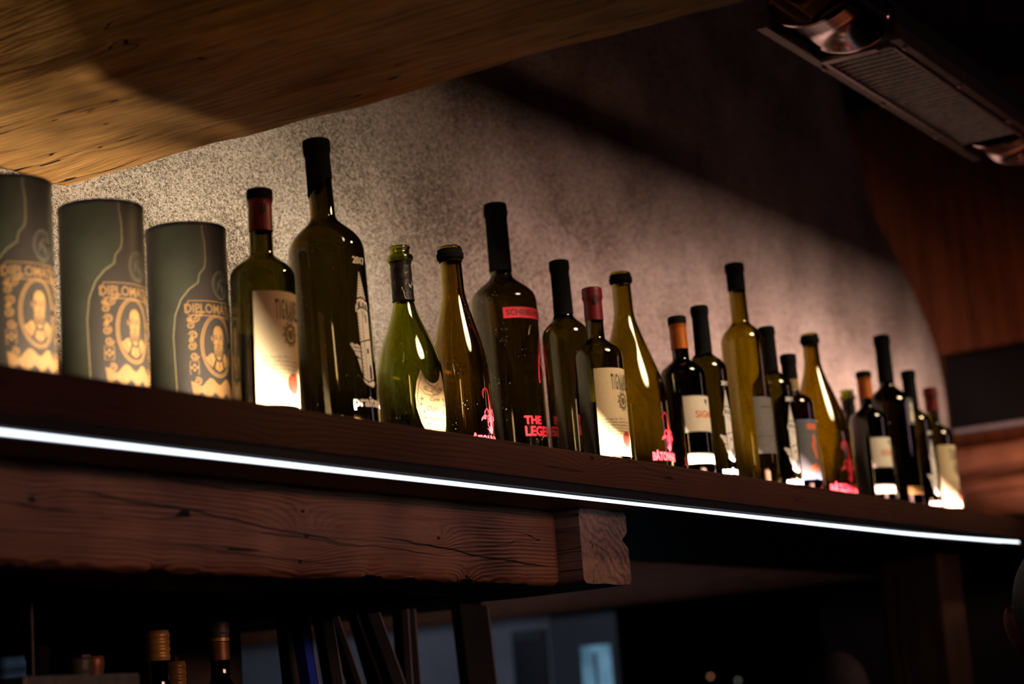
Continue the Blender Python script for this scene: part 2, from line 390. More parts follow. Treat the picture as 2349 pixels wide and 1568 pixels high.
def drawing(parent, name, R, th0, z0, mat, fn, eps=.0004, label=None):
    bm = bmesh.new(); fn(bm); wrap(bm, R, th0, z0, eps); return obj(name, bm, mat, parent, False, label)
def rect(w_, z0, z1): return [(-w_ / 2, z0), (w_ / 2, z0), (w_ / 2, z1), (-w_ / 2, z1)]

# ---- the prints
def tower_white(bm, s):
    P = lambda *pts: poly(bm, mm(pts, s))
    P((-9, 0), (-2, -5), (-2, 51), (-9, 49)); P((-1.2, -5.2), (13, -1), (13, 54.5), (-1.2, 51.3))
    P((-10, 50.5), (-2, 52.7), (-2, 99), (-10, 95)); P((-1.2, 53), (13, 56.3), (13, 95), (-1.2, 99))
    P((-13, 93), (-10.6, 92), (-10.6, 104), (-12, 103)); P((-10.6, 97), (-2, 101), (-2, 113), (-9, 110)); P((-1.2, 101), (13.5, 97), (13, 108), (-1.2, 113))
    P((-8, 113), (-1.5, 115.5), (.5, 151), (-.5, 151)); P((-.8, 115.5), (11, 111), (1.2, 151))
    P((-11, -1.5), (-2, -7), (-2, -11), (-8, -7)); P((-1.2, -7), (13.5, -3), (15, -8), (10, -13), (-1.2, -11))
    P((-27, 47), (-23, 49), (-20, 46), (-16, 47), (-11, 44), (-11, 36), (-22, 38)); P((-21, 37), (-11, 35), (-11, 26), (-19, 31)); P((-17, 27), (-11, 25), (-11, 5), (-14, 15))
def tower_dark(bm, s):
    P = lambda *pts: poly(bm, mm(pts, s))
    P((4, -2.5), (9, -1), (9, 14), (8, 17.5), (6.5, 19), (5, 17.5), (4, 14)); P((2, 34), (6, 35), (6, 40), (4, 43), (2, 40))
    P((5, 78), (7, 78.5), (7, 90), (5, 89.5)); P((7, 98.5), (10, 97.8), (10, 104), (8.5, 106), (7, 104)); P((1.2, 100.5), (4.4, 99.5), (4.4, 106), (2.8, 108), (1.2, 106))
    P((-8, 98.5), (-4, 100.3), (-4, 107), (-6, 108.5), (-8, 105))
    for i in range(9): stroke(bm, mm([(-9.6, 54 + i * 4.4), (-7.4, 54.8 + i * 4.4)], s), .0009 * s / .001)
    for i in range(8): stroke(bm, mm([(-9, 4 + i * 5.4), (-6.4, 3.4 + i * 5.4)], s), .0008 * s / .001)
    for i in range(8): stroke(bm, mm([(-6.5 + i * .75, 117 + i * 4), (-3 + i * .45, 118.5 + i * 4)], s), .001 * s / .001)
    for i in range(8): stroke(bm, mm([(2 + i * .0, 116 + i * 4), (9.5 - i * 1.0, 113.5 + i * 4.1)], s), .0009 * s / .001)
    ring(bm, 2.2 * s, 90 * s, 2.5 * s, 4 * s, .7 * s, 16)
    stroke(bm, mm([(-22, 43), (-17, 42), (-13, 41)], s), 1.2 * s)
def scorpion(bm, s):
    tail = [(-9, 52), (-11, 58), (-9, 66), (-4, 70), (2, 68), (5, 60), (6, 48), (7, 38), (7.5, 30)]
    stroke(bm, mm(tail, s), [1.2 * s, 4 * s, 5 * s, 5.2 * s, 5 * s, 4.2 * s, 4 * s, 5.5 * s, 8 * s])
    poly(bm, mm(ellipse(7, 20, 6.4, 15, 18), s))
    stroke(bm, mm([(4, 25), (-3, 33), (-9, 27), (-10, 20)], s), [4 * s, 3 * s, 3 * s, 2 * s]); poly(bm, mm([(-9, 22), (-4, 20), (-8, 13), (-15, 13), (-19, 9), (-18, 15), (-13, 20)], s))
    stroke(bm, mm([(10, 25), (17, 33), (23, 27), (24, 20)], s), [4 * s, 3 * s, 3 * s, 2 * s]); poly(bm, mm([(23, 22), (18, 20), (22, 13), (29, 13), (33, 9), (32, 15), (27, 20)], s))
    for q in (1, -1):
        for i in range(3): stroke(bm, mm([(7 + q * 4, 22 - 5 * i), (7 + q * 9, 19 - 6 * i), (7 + q * 11, 13 - 6 * i)], s), [2 * s, 1.5 * s, .7 * s])
    poly(bm, mm([(4, 8), (10, 8), (13, -5), (9, -12), (5, -14), (0, -10), (-6, -3), (0, -6), (-2, 2), (3, -2)], s))
def crest(bm, s):
    ring(bm, 0, 0, 9 * s, 12 * s, 2.4 * s, 18)
    for i in range(10):
        a = 2 * PI * i / 10; stroke(bm, spiral(10 * s * math.cos(a), 13 * s * math.sin(a), 4.2 * s, 1.2, a, 10), 1.5 * s)
    poly(bm, mm([(-5, 6), (5, 6), (5, -3), (0, -8), (-5, -3)], s)); stroke(bm, mm([(-6, 20), (0, 27), (6, 20), (3, 17), (0, 22), (-3, 17)], s), 2 * s)

VIEW = lambda x, y: math.atan2(y, x)
def place(root, x, y, z=.338, rot=0.0, lean=0.0):
    a = VIEW(x, y); x += .33 * math.sin(lean) * math.sin(a); y -= .33 * math.sin(lean) * math.cos(a)
    d = Vector((math.cos(a), math.sin(a), 0))
    Mx = Matrix.Translation((x, y, z)) @ Matrix.Rotation(-lean, 4, d) @ Matrix.Rotation(rot, 4, 'Z')
    root.matrix_world = Mx; root.location = Mx.translation; root.rotation_euler = Mx.to_euler()
    return root

# ------------------------------------------------------------------ setting
def rough_beam(axis, a0, a1, c0, c1, z0, z1, step=.014, amp=.006, fr=7, wane=.01, seed=0, chip=0.0, ridge=0.0):
    """hewn timber along X or Y; cross-section c (the other horizontal axis) by z, corners rounded by `wane`"""
    per = []; W, H = c1 - c0, z1 - z0
    def side(p, q, n): return [(p[0] + (q[0] - p[0]) * i / n, p[1] + (q[1] - p[1]) * i / n) for i in range(n)]
    nc, nz = max(2, int(W / step)), max(2, int(H / step)); k = wane
    cs = [(c0 + k, z0), (c1 - k, z0), (c1, z0 + k), (c1, z1 - k), (c1 - k, z1), (c0 + k, z1), (c0, z1 - k), (c0, z0 + k)]
    for i in range(8): per += side(cs[i], cs[(i + 1) % 8], (nc, 2, nz, 2)[i % 4])
    bm = bmesh.new(); n = int((a1 - a0) / step); rings = []
    for i in range(n + 1):
        a = a0 + (a1 - a0) * i / n; rr = []
        for c, z in per:
            P = Vector((a * .55 + seed, c * 1.6, z * 1.6)) * fr
            dn = noise.noise(P) * amp + noise.noise(P * 2.7) * amp * .45
            if ridge: dn += ridge * noise.noise(Vector((a * 4.5 + seed, c * 34, z * 34))) + ridge * .7 * noise.noise(Vector((a * 16, c * 60, z * 60)))
            edge = math.exp(-((c - c0) ** 2 + (z - z0) ** 2) / .0003)
            if chip: dn -= chip * edge * max(0, noise.noise(Vector((a * 23 + seed, 0, 0))) + .15)
            cn = Vector((c - (c0 + c1) / 2, z - (z0 + z1) / 2)); 
            nx = cn.x / (W / 2); nz_ = cn.y / (H / 2)
            if abs(nx) > abs(nz_) + .02: off = (math.copysign(1, nx), 0)
            elif abs(nz_) > abs(nx) + .02: off = (0, math.copysign(1, nz_))
            else: off = (math.copysign(.7, nx), math.copysign(.7, nz_))
            cc, zz = c + off[0] * dn, z + off[1] * dn
            rr.append(bm.verts.new((a, cc, zz) if axis == 'X' else (cc, a, zz)))
        rings.append(rr)
    m = len(per)
    for A, B in zip(rings, rings[1:]):
        for k in range(m): bm.faces.new((A[k], A[(k + 1) % m], B[(k + 1) % m], B[k]))
    bm.faces.new(rings[0]); bm.faces.new(rings[-1][::-1])
    return bm

FLOOR = -1.5
bm = bmesh.new(); box(bm, -3.5, 9.2, -4, 8, FLOOR - .1, FLOOR); struct('floor', bm, M['floor'])
bm = bmesh.new(); box(bm, -3.5, 9.2, -4, 8, 1.96, 2.06); struct('ceiling', bm, M['ceiling'])
# plaster wall with the arched right end
arch = [(4.94, 1.96), (4.94, 1.63), (4.972, 1.519), (5.03, 1.38), (5.10, 1.295), (5.19, 1.225), (5.27, 1.175), (5.355, 1.105), (5.42, 1.04), (5.465, .985), (5.50, .92), (5.517, .86), (5.52, .76), (5.512, .69), (5.50, .63), (5.512, .585), (5.56, .55), (5.60, .50), (5.63, .40), (5.64, .335)]
def dense(p):
    r = []
    for i in range(len(p) - 1):
        a, b, c_, d = p[max(i - 1, 0)], p[i], p[i + 1], p[min(i + 2, len(p) - 1)]
        for t in (0, .33, .66):
            r.append(tuple(.5 * ((2 * b[k]) + (-a[k] + c_[k]) * t + (2 * a[k] - 5 * b[k] + 4 * c_[k] - d[k]) * t * t + (-a[k] + 3 * b[k] - 3 * c_[k] + d[k]) * t ** 3) for k in (0, 1)))
    return r + [p[-1]]
ar = dense(arch)
bm = bmesh.new(); prof_rim = []
for i in range(7):                                      # quarter-round rim along the arch
    t = i / 6 * PI / 2; prof_rim.append((.05 * math.sin(t), .05 * (1 - math.cos(t))))
rows = [[bm.verts.new((x - .05 + dx, 1.84 + dy, z)) for x, z in ar] for dx, dy in prof_rim]
rows.append([bm.verts.new((x, 2.02, z)) for x, z in ar])
for A, B in zip(rows, rows[1:]):
    for i in range(len(A) - 1): bm.faces.new((A[i], A[i + 1], B[i + 1], B[i]))
L0 = [bm.verts.new((-1.0, 1.84, z)) for x, z in ar]; 
for i in range(len(ar) - 1): bm.faces.new((L0[i], L0[i + 1], rows[0][i + 1], rows[0][i]))
L1 = [bm.verts.new((-1.0, 2.02, z)) for x, z in ar]
for i in range(len(ar) - 1): bm.faces.new((L1[i + 1], L1[i], rows[-1][i], rows[-1][i + 1]))
struct('wall_back', bm, M['plaster'], 40)
# wood panelled end wall
bm = bmesh.new()
for i in range(14):
    y0 = 1.2 + i * .155; box(bm, 6.2, 6.235, y0, y0 + .151, .52, 1.96, bev=.004)
struct('wall_right', bm, M['panel_wood'])
bm = bmesh.new(); box(bm, 6.245, 6.3, -4, 2.62, FLOOR, 1.96); struct('trim_1', bm, M['ceiling'])
# far room: end wall, header, door, window
bm = bmesh.new(); box(bm, 6.0, 6.12, 3.545, 3.70, FLOOR, .365); box(bm, 6.0, 6.12, 3.70, 3.80, FLOOR, .365); box(bm, 6.0, 6.12, 3.80, 5.45, FLOOR, .37); box(bm, 6.0, 6.12, 5.45, 6.3, FLOOR, .02); box(bm, 6.0, 6.12, 6.3, 8, FLOOR, .6)
struct('wall_far', bm, M['far_plaster'])
bm = bmesh.new(); box(bm, 8.9, 9.0, -4, 8, FLOOR, 1.96); struct('wall_end', bm, M['black_paint'])
struct('trim_2', rough_beam('Y', 2.2, 5.5, 5.86, 5.99, .345, .50, .05, .004, 3, .01, 3), M['far_wood'], True)
bm = bmesh.new(); box(bm, 5.9, 6.0, 2.3, 5.5, .503, .545); struct('trim_3', bm, M['trim_grey'])
bm = bmesh.new(); box(bm, 5.9, 6.1, 2.3, 8, .547, .62); struct('trim_4', bm, M['far_wood'])
bm = bmesh.new(); box(bm, 5.92, 5.99, 5.42, 7.2, .405, .50); struct('trim_5', bm, M['far_wood'])
# a grey door with a lit pane, in the far wall beside the passage
d1 = bpy.data.objects.new('door_1', None); C.objects.link(d1); tag(d1, kind='structure')
bm = bmesh.new(); box(bm, 5.985, 6.03, 3.27, 3.30, FLOOR, .335); box(bm, 5.985, 6.03, 3.425, 3.54, FLOOR, .335); box(bm, 5.985, 6.03, 3.30, 3.425, .225, .335); box(bm, 5.985, 6.03, 3.30, 3.425, FLOOR, -.9)
obj('door_leaf', bm, M['door_grey'], d1)
bm = bmesh.new(); box(bm, 6.0, 6.01, 3.30, 3.425, -.9, .225); obj('glass_pane', bm, M['pane'], d1)
bm = bmesh.new(); box(bm, 5.975, 5.985, 3.355, 3.365, -.9, .2); obj('glazing_bar', bm, M['door_grey'], d1)
d2 = bpy.data.objects.new('door_2', None); C.objects.link(d2); tag(d2, kind='structure')
bm = bmesh.new(); box(bm, 5.99, 5.999, 3.56, 3.70, FLOOR, .30); obj('door_leaf', bm, M['black_metal'], d2)
bm = bmesh.new(); box(bm, 5.985, 5.99, 3.57, 3.69, .27, .29); obj('top_rail', bm, M['trim_grey'], d2)
wn = bpy.data.objects.new('window_1', None); C.objects.link(wn); tag(wn, kind='structure')
bm = bmesh.new(); box(bm, 6.03, 6.04, 5.45, 6.3, .02, .43); obj('window_pane', bm, M['pane_dim'], wn)
bm = bmesh.new()
for y in (5.45, 5.62, 6.0, 6.27): box(bm, 6.0, 6.03, y, y + .03, .02, .43)
box(bm, 6.0, 6.03, 5.45, 6.3, .34, .36); obj('window_frame', bm, M['trim_grey'], wn)

# the two crossing ceiling timbers and supports
struct('trim_6', rough_beam('Y', -1.6, 1.838, 1.605, 1.925, .758, 1.25, .011, .006, 6, .022, 11, ridge=.004), M['beam_wood'], True)
bm = rough_beam('X', .2, 2.425, 1.412, 1.60, .181, .287, .009, .0028, 9, .006, 5, .010)
tag(obj('support_beam', bm, M['bar_wood'], None, True), 'hewn reddish brown horizontal timber under the bottle shelf, with knots and cracks', 'beam')
bm = rough_beam('Y', 1.372, 2.6, 2.428, 2.57, .180, .2865, .012, .0025, 9, .006, 8, .004)
for v in bm.verts:                                   # notch in the front right corner
    if v.co.y < 1.40 and v.co.x > 2.535 and .236 < v.co.z < .25: v.co.x -= .018
tag(obj('joist', bm, M['joist_wood'], None, 60), 'short crosswise timber whose notched pale end sticks out under the shelf', 'beam')
struct('trim_8', rough_beam('X', .2, 2.42, 1.62, 1.95, .205, .287, .03, .003, 5, .006, 4), M['dark_wood'], True)
struct('trim_9', rough_beam('Y', 1.96, 3.4, 2.93, 3.08, .205, .33, .03, .004, 5, .008, 6), M['dark_wood'], True)
bm = bmesh.new(); box(bm, 4.06, 4.20, 1.42, 1.56, FLOOR, .286, bev=.008)
tag(obj('post', bm, M['post_wood']), 'square brown wooden post standing under the right end of the shelf', 'post')

# ------------------------------------------------------------------ the bottle shelf and its light strips
sh = thing('bottle_shelf', 'long dark reddish wooden shelf that carries the row of wine bottles', 'shelf', (2.5, 1.3, .287))
def extrude_x(pts, x0, x1, n=1):
    bm = bmesh.new(); R_ = [[bm.verts.new((x0 + (x1 - x0) * i / n, y, z)) for y, z in pts] for i in range(n + 1)]
    for A, B in zip(R_, R_[1:]):
        for k in range(len(pts)): bm.faces.new((A[k], A[(k + 1) % len(pts)], B[(k + 1) % len(pts)], B[k]))
    bm.faces.new(R_[0]); bm.faces.new(R_[-1][::-1]); return bm
def local(o, par):
    o.parent = par; o.matrix_parent_inverse = Matrix.Translation(-Vector(par.location)); return o
def lip(x): return 1.3300 + .0042 * smoothstep(min(1, max(0, (x - 1.60) / .14)))
fb = extrude_x([(1.30, .306), (1.30, .3485), (1.3015, .350), (9, .350), (9, .3465), (1.312, .3465), (1.312, .306)], .3, 5.4, 120)
for v in fb.verts:
    if v.co.y > 5: v.co.y = lip(v.co.x)
local(obj('front_board', fb, M['front_wood']), sh)
local(obj('plank', extrude_x([(1.312, .290), (1.312, .3265), (1.345, .3265), (1.345, .338), (1.838, .338), (1.838, .290)], .3, 5.4), M['shelf_wood']), sh)
local(obj('underside_board', extrude_x([(1.318, .287), (1.318, .2898), (1.838, .2898), (1.838, .287)], .3, 5.4), M['under_wood']), sh)
ls = thing('light_strip', 'thin glowing cool white light strip along the shelf front edge', 'light strip', (2.5, 1.3, .29))
local(obj('channel', extrude_x([(1.303, .2945), (1.303, .3055), (1.312, .3055), (1.312, .2895), (1.307, .2895), (1.307, .2925), (1.303, .2925)], .3, 4.262), M['black_metal'], label='black light strip channel'), ls)
bm = bmesh.new(); N = 50
def sag(x): return -.0016 * math.sin(PI * min(1, max(0, (x - 1.2) / 2.6))) + (.008 * max(0, (x - 3.5) / .76) ** 1.5)
rows = []
for i in range(N + 1):
    x = .3 + (4.258 - .3) * i / N; z = sag(x)
    rows.append([bm.verts.new((x, y, zz + z)) for y, zz in ((1.3028, .2862), (1.3018, .2882), (1.3028, .2902), (1.3066, .2902), (1.3066, .2862))])
for A, B in zip(rows, rows[1:]):
    for k in range(5): bm.faces.new((A[k], A[(k + 1) % 5], B[(k + 1) % 5], B[k]))
bm.faces.new(rows[0]); bm.faces.new(rows[-1][::-1])
local(obj('diffuser', bm, M['led_front']), ls)
def tape(x0, x1, mat, label):
    bm = bmesh.new(); n = int((x1 - x0) / .05); A = [(bm.verts.new((x0 + (x1 - x0) * i / n, 1.3125, .3272)), bm.verts.new((x0 + (x1 - x0) * i / n, 1.3225, .3272))) for i in range(n + 1)]
    for a, b in zip(A, A[1:]): bm.faces.new((a[0], b[0], b[1], a[1]))
    local(obj('light_tape', bm, mat, label=label), sh)
tape(1.36, 2.25, M['led_warm'], 'hidden warm light tape behind the shelf lip lighting the tubes and nearest bottles from below')
tape(2.26, 2.95, M['led_mid'], 'hidden bright warm light tape behind the shelf lip below the middle bottles')
tape(2.96, 5.2, M['led_pink'], 'hidden pinkish light tape behind the shelf lip lighting the farthest bottles from below')

# ------------------------------------------------------------------ rum tubes
TR, TH = .0478, .262
def bottle_outline():
    L = [(-24, .262), (-24, .250), (-21, .236), (-21, .214), (-23, .206), (-31, .198), (-33, .188), (-46, .180), (-58, .168), (-67, .150), (-71, .125), (-69, .06), (-66, 0.002)]
    return [(rad(a) * TR, z) for a, z in L]
def make_tube():
    t = thing('spirit_tube', '', 'tube')
    bm = bmesh.new(); lathe(bm, [(0, .001), (TR - .001, .001), (TR, .003)] + [(TR, TH * i / 8) for i in range(1, 8)] + [(TR, TH - .004), (TR - .002, TH - .003), (0, TH - .003)], 72)
    obj('card_body', bm, M['tube_card'], t, 40)
    o = bottle_outline(); right_ = [(-u, z) for u, z in o[::-1]]
    patch(t, 'bottle_panel', TR, 0, o + right_, 0, M['tube_panel'], 'brown bottle-shaped panel', .0002)
    for q in (o, right_): drawing(t, 'outline', TR, 0, 0, M['ink_dull_gold'], lambda b: stroke(b, q, .0016), .0004, 'dull gold bottle outline')
    bm = bmesh.new(); lathe(bm, [(TR - .003, TH - .004), (TR + .0006, TH - .004), (TR + .0006, TH + .0004), (TR - .0015, TH + .0008), (TR - .003, TH - .001)], 72); obj('top_rim', bm, M['tube_rim'], t, 40)
    bm = bmesh.new(); lathe(bm, [(TR - .003, 0), (TR + .0006, 0), (TR + .0006, .004), (TR - .003, .004)], 72); obj('bottom_rim', bm, M['tube_rim'], t, 40)
    def seal(b):
        ring(b, 0, 0, .0125, .0165, .0014); ring(b, 0, 0, .0098, .0135, .0006)
        stroke(b, [(-.005, -.006), (-.003, .003), (.001, .008), (.004, .004)], .0016); stroke(b, [(-.006, .002), (.002, -.001), (.006, -.006)], .0014); stroke(b, [(.001, -.002), (.004, -.010)], .0016)
    drawing(t, 'round_seal', TR, rad(4), .187, M['ink_dim'], seal, .0005)
    rb = drawing(t, 'ribbon', TR, rad(-5), .157, M['ink_black'], lambda b: poly(b, [(-.039, 0), (-.036, .009), (.036, .009), (.039, 0), (.036, -.0085), (-.036, -.0085)]), .0005)
    def border(b):
        p = [(-.039, 0), (-.036, .009), (.036, .009), (.039, 0), (.036, -.0085), (-.036, -.0085)]; stroke(b, p + p[:2], .0011)
    drawing(rb, 'ribbon_border', TR, rad(-5), .157, M['ink_gold'], border, .0007)
    drawing(rb, 'lettering', TR, rad(-5), .157, M['ink_gold'], lambda b: text_bm(b, 'DIPLOMÁTICO', .0155, 0, -.0052, .80, .012), .0007)
    cz = .122
    def frame(b):
        ring(b, 0, cz, .0225, .037, .0014, 40); ring(b, 0, cz, .0200, .0345, .0012, 40)
        for q in (-1, 1):
            for i, (u, v, r, st) in enumerate(((.029, .155, .006, 0), (.0235, .160, .0045, 1), (.034, .146, .005, 2), (.031, .134, .0052, 3), (.033, .121, .005, 1), (.0305, .109, .005, 0), (.028, .079, .005, 2), (.034, .128, .003, 2), (.035, .153, .003, 0))):
                stroke(b, spiral(q * u, v, r, 1.4, st, 14, q), .0017)
            p = [(q * .026, .088), (q * .036, .088), (q * .036, .103), (q * .026, .103)]; stroke(b, p + p[:2], .001)
            for (du, dv) in ((0, .003), (.003, 0), (0, -.003), (-.003, 0)): poly(b, ellipse(q * .031 + du, .0955 + dv, .0017, .0017, 8))
    drawing(t, 'ornament', TR, rad(-6), -.009, M['ink_gold'], frame, .0005)
    def man(b):
        P = lambda *p: poly(b, mm(p, .001, 0, cz))
        P((-6.5, 3), (-7.5, 10), (-6.5, 18), (-2.5, 23.5), (3, 24), (7.5, 20), (9, 12), (8.2, 4), (7.6, 1.2), (-6, 1.2)); P((-9.6, 10), (-8.2, 12.5), (-8, 5), (-9.2, 6))
        P((-6.2, .2), (-.4, .6), (-.4, -2), (-5, -3)); P((1, .6), (7.6, .2), (6.4, -3), (1, -2))
        P((-6.4, -2.8), (-3, -3.4), (.4, -2.8), (4, -3.4), (7.4, -2.8), (6.6, -9), (3.6, -15), (.6, -17.5), (-2.6, -15), (-5.4, -9))
        P((-17.5, -15), (-10, -9), (-7.4, -9.6), (-5, -16), (-9.5, -26), (-14, -21)); P((17.5, -15), (11, -9), (8.4, -9.6), (6.2, -16), (10, -26), (14, -21)); P((-3.4, -18), (.6, -20), (4.6, -18), (6.6, -27), (.4, -31), (-6, -27))
    pt = drawing(t, 'portrait', TR, rad(-6), -.009, M['ink_gold'], man, .0005)
    def face(b):
        K = lambda p, w_: stroke(b, mm(p, .001, 0, cz), w_)
        for q in (-1, 1):
            poly(b, mm(ellipse(.6 + q * 3.5, 8.8, 1.9, 1.0, 10), .001, 0, cz)); K([(.6 + q * 1.4, 11.2), (.6 + q * 4, 12.2), (.6 + q * 6.4, 10.8)], .0010)
            K([(.6 + q * 6.2, 8), (.6 + q * 6.8, 4)], .0007)
        K([(.2, 9), (1.4, 4.4), (2, 2.8), (-.6, 2.2)], .0008); K([(-6.6, 20), (-7.4, 14), (-6.6, 8)], .0016)
        for i in range(-3, 5): K([(i * 1.6, -4.4), (i * 1.15 + .1, -13)], .0006)
        K([(-13, -14), (-10, -22)], .0008); K([(13.4, -14), (10.6, -22)], .0008); K([(.6, -21), (.4, -29)], .0008)
    drawing(pt, 'face_lines', TR, rad(-6), -.009, M['ink_black'], face, .0007)
    def banner(b):
        top = [(-.036 + .072 * i / 16, .0755 + .0045 * math.cos(i * 1.2) + .004 * math.cos((i - 8) / 8 * PI / 2)) for i in range(17)]
        bot = [(-.033 + .066 * i / 16, .0625 - .004 * math.cos(i * 1.5)) for i in range(17)]
        for i in range(16): poly(b, [bot[i], bot[i + 1], top[i + 1], top[i]])
    bn = drawing(t, 'banner', TR, rad(-6), -.009, M['ink_gold'], banner, .0005)
    drawing(bn, 'banner_lines', TR, rad(-6), -.009, M['ink_dull_gold'], lambda b: [stroke(b, [(-.026 + .0035 * i, .067), (-.0255 + .0035 * i, .074)], .0008) for i in range(16)], .0007)
    return t
tb = make_tube()
for i, (x, lab) in enumerate(((1.462, 'dark olive spirit gift tube cut by the left edge of the photo, leftmost of three'), (1.607, 'dark olive spirit gift tube with gold portrait, standing between the two other tubes'), (1.752, 'dark olive spirit gift tube with gold portrait standing beside the red-capped wine bottle'))):
    t = tb if i == 0 else dup(tb); t['label'] = lab; t['group'] = 'gift tubes at the left end of the shelf'
    place(t, x, 1.5, .3385, rad((0, 1.5, -2)[i]), (.004, 0, .002)[i])

# ------------------------------------------------------------------ wine bottles, one builder per kind
GB = 'wine bottles on the shelf'
def tignanello_kind(cap0, cap1):
    t = thing('wine_bottle', '', 'bottle', group=GB); R = .0385; h = .301
    p = profile('bordeaux', h, R, .0133, .186, .222); bottle_glass(t, p, M['g_olive'])
    c = capsule(t, p, cap0, cap1, M['cap_red'], label='red foil capsule', bead=h - .018 if cap1 > h - .01 else None)
    if cap1 < h - .01: capsule(t, p, cap1 + .0003, h, M['cap_black'], 'lip')
    drawing(c, 'crest', .0158, rad(-40), (cap0 + cap1) / 2 + .004, M['ink_black'], lambda b: (poly(b, mm([(-3, 5), (3, 5), (3, -2), (0, -6), (-3, -2)], .001)), stroke(b, mm([(-4, 6.5), (-3, 9), (0, 7), (3, 9), (4, 6.5)], .001), .001)), .0009)
    lb = patch(t, 'label', R, rad(1), rect(.094, .034, .169), 0, M['paper_cream'], 'cream paper label')
    drawing(lb, 'lettering', R, rad(-1), 0, M['ink_black'], lambda b: text_bm(b, 'TIGNANELLO', .0335, .004, .136, .175, .02, space=1.45), .0007)
    drawing(lb, 'crest', R, rad(0), .118, M['ink_brown'], lambda b: crest(b, .00088), .0007)
    def lines(b):
        for i in range(9):
            w_ = (.046, .075, .075, .075, .075, .068, .058, .05, .046)[i]; text_bm(b, ('uvae nata nel 1971 in', 'questo antico podere delle uve rosse', 'nelle vigne che guardano verso sud', 'il complesso dei terreni calcarei e', 'l energia ostinata dei filari e la', 'sua fermezza lunga e ferma in', 'cantina la rendono viva e', 'sapiente e ricca di', 'un carattere suo')[i], .0046, -.038, .089 - i * .0046, 1.0, 0, 'LEFT')
    drawing(lb, 'small_print', R, rad(-1), 0, M['ink_brown'], lines, .0007)
    patch(lb, 'round_seal', R, rad(4), ellipse(0, 0, .0105, .0125, 24), .0595, M['seal_red'], None, .0007)
    drawing(lb, 'bottom_print', R, rad(0), 0, M['ink_brown'], lambda b: (stroke(b, [(.004, .040), (.004, .048)], .002), text_bm(b, 'ITALIA', .0045, .004, .0365, .9)), .0007)
    patch(t, 'back_label', R, rad(178), rect(.066, .05, .13), 0, M['paper_cream'])
    return t
def tower_kind(h, R, nr, zs, zn, s, mat, cap, slant=0.0, th=0, with_text=True, zt=.040):
    t = thing('wine_bottle', '', 'bottle', group=GB); p = profile('bordeaux', h, R, nr, zs, zn)
    bottle_glass(t, p, mat); capsule(t, p, h - cap, h, M['cap_black'], top=True, slant=slant, label='black capsule')
    tw = drawing(t, 'tower_print', R, rad(th), zt + .04 * s / .001, M['ink_white'], lambda b: tower_white(b, s), .0004, 'white church tower print')
    drawing(tw, 'tower_lines', R, rad(th), zt + .04 * s / .001, M['ink_black'], lambda b: tower_dark(b, s), .0007)
    drawing(t, 'lettering', R, rad(th), 0, M['ink_white'], lambda b: text_bm(b, 'praitenbrunn', .020 * s / .001, -.029 * s / .001, zt, 1.0, .03, 'LEFT'), .0004, 'white lettering')
    drawing(t, 'year_lettering', R, rad(th), 0, M['ink_white'], lambda b: text_bm(b, '2017', .0135 * s / .001, -.010 * s / .001, zt + .203 * s / .001, 1.0, .03, 'LEFT'), .0004)
    return t
def champagne_kind():
    t = thing('champagne_bottle', '', 'bottle', group=GB); R = .0434; h = .287
    p = profile('champagne', h, R, .0128, .110, .215); bottle_glass(t, p, M['g_green'])
    f = capsule(t, p, .212, h - .0205, M['foil_crinkled'], 'neck_foil', eps=.0012, label='torn dark neck foil')
    def cr(b):
        rnd = random.Random(3)
        for i in range(14):
            u, v = rnd.uniform(-.03, .03), rnd.uniform(.222, .258); pts = [(u, v)]
            for j in range(4): u += rnd.uniform(-.003, .003); v += rnd.uniform(-.007, .004); pts.append((u, v))
            stroke(b, pts, .0005)
    drawing(f, 'foil_creases', lambda z: radius_at(p, z), rad(-30), 0, M['ink_white'], cr, .0016)
    TH0 = -12
    shape = [(-.0175, .046), (-.012, .034), (-.006, .029), (0, .0275), (.006, .029), (.012, .034), (.0175, .046), (.024, .030), (.0272, .012), (.0268, -.004), (.022, -.024), (.014, -.042), (.006, -.056), (0, -.064), (-.006, -.056), (-.014, -.042), (-.022, -.024), (-.0268, -.004), (-.0272, .012), (-.024, .030)]
    lb = patch(t, 'shield_label', R, rad(TH0), shape, .066, M['paper_tan'], 'tan shield-shaped label')
    ins = [(x * .90, (y - .002) * .93 + (-.0008 if abs(x) < .013 and y > 0 else 0)) for x, y in shape]
    def ink(b):
        stroke(b, ins + ins[:2], .0007)
        text_bm(b, 'Cuvée', .0075, .001, .004, .9, 0, 'CENTER', .35); text_bm(b, 'Dom', .010, -.004, -.009, .9, 0, 'CENTER', .35); text_bm(b, 'Pérignon', .0075, .001, -.022, .9, 0, 'CENTER', .35); text_bm(b, 'Vintage', .0055, .001, -.034, .9, 0, 'CENTER', .3)
        stroke(b, [(-.020, .022), (-.014, .013), (-.004, .011), (.006, .013), (.017, .021)], .0006); stroke(b, [(-.016, .020), (-.006, .016), (.003, .019), (.012, .015)], .0005); ring(b, .001, .0165, .005, .0045, .0005, 14); stroke(b, spiral(-.013, .021, .003, 1.5, 0), .0005); stroke(b, spiral(.013, .021, .003, 1.5, 2), .0005)
        for q in (-1, 1):
            for (u, v, r) in ((.019, .007, .5), (.0205, .0, 1.2), (.017, -.010, .2), (.0165, -.018, .9), (.0125, -.026, .4), (.0105, -.035, 1), (.006, -.045, .3)):
                for j in range(5): stroke(b, [(q * u, v), (q * u + .0034 * math.cos(r + j * 1.256), v + .0034 * math.sin(r + j * 1.256))], .0008)
    drawing(lb, 'lettering', R, rad(TH0), .066, M['ink_black'], ink, .0007)
    patch(t, 'back_label', R, rad(165), rect(.05, .02, .06), 0, M['paper_tan'])
    return t
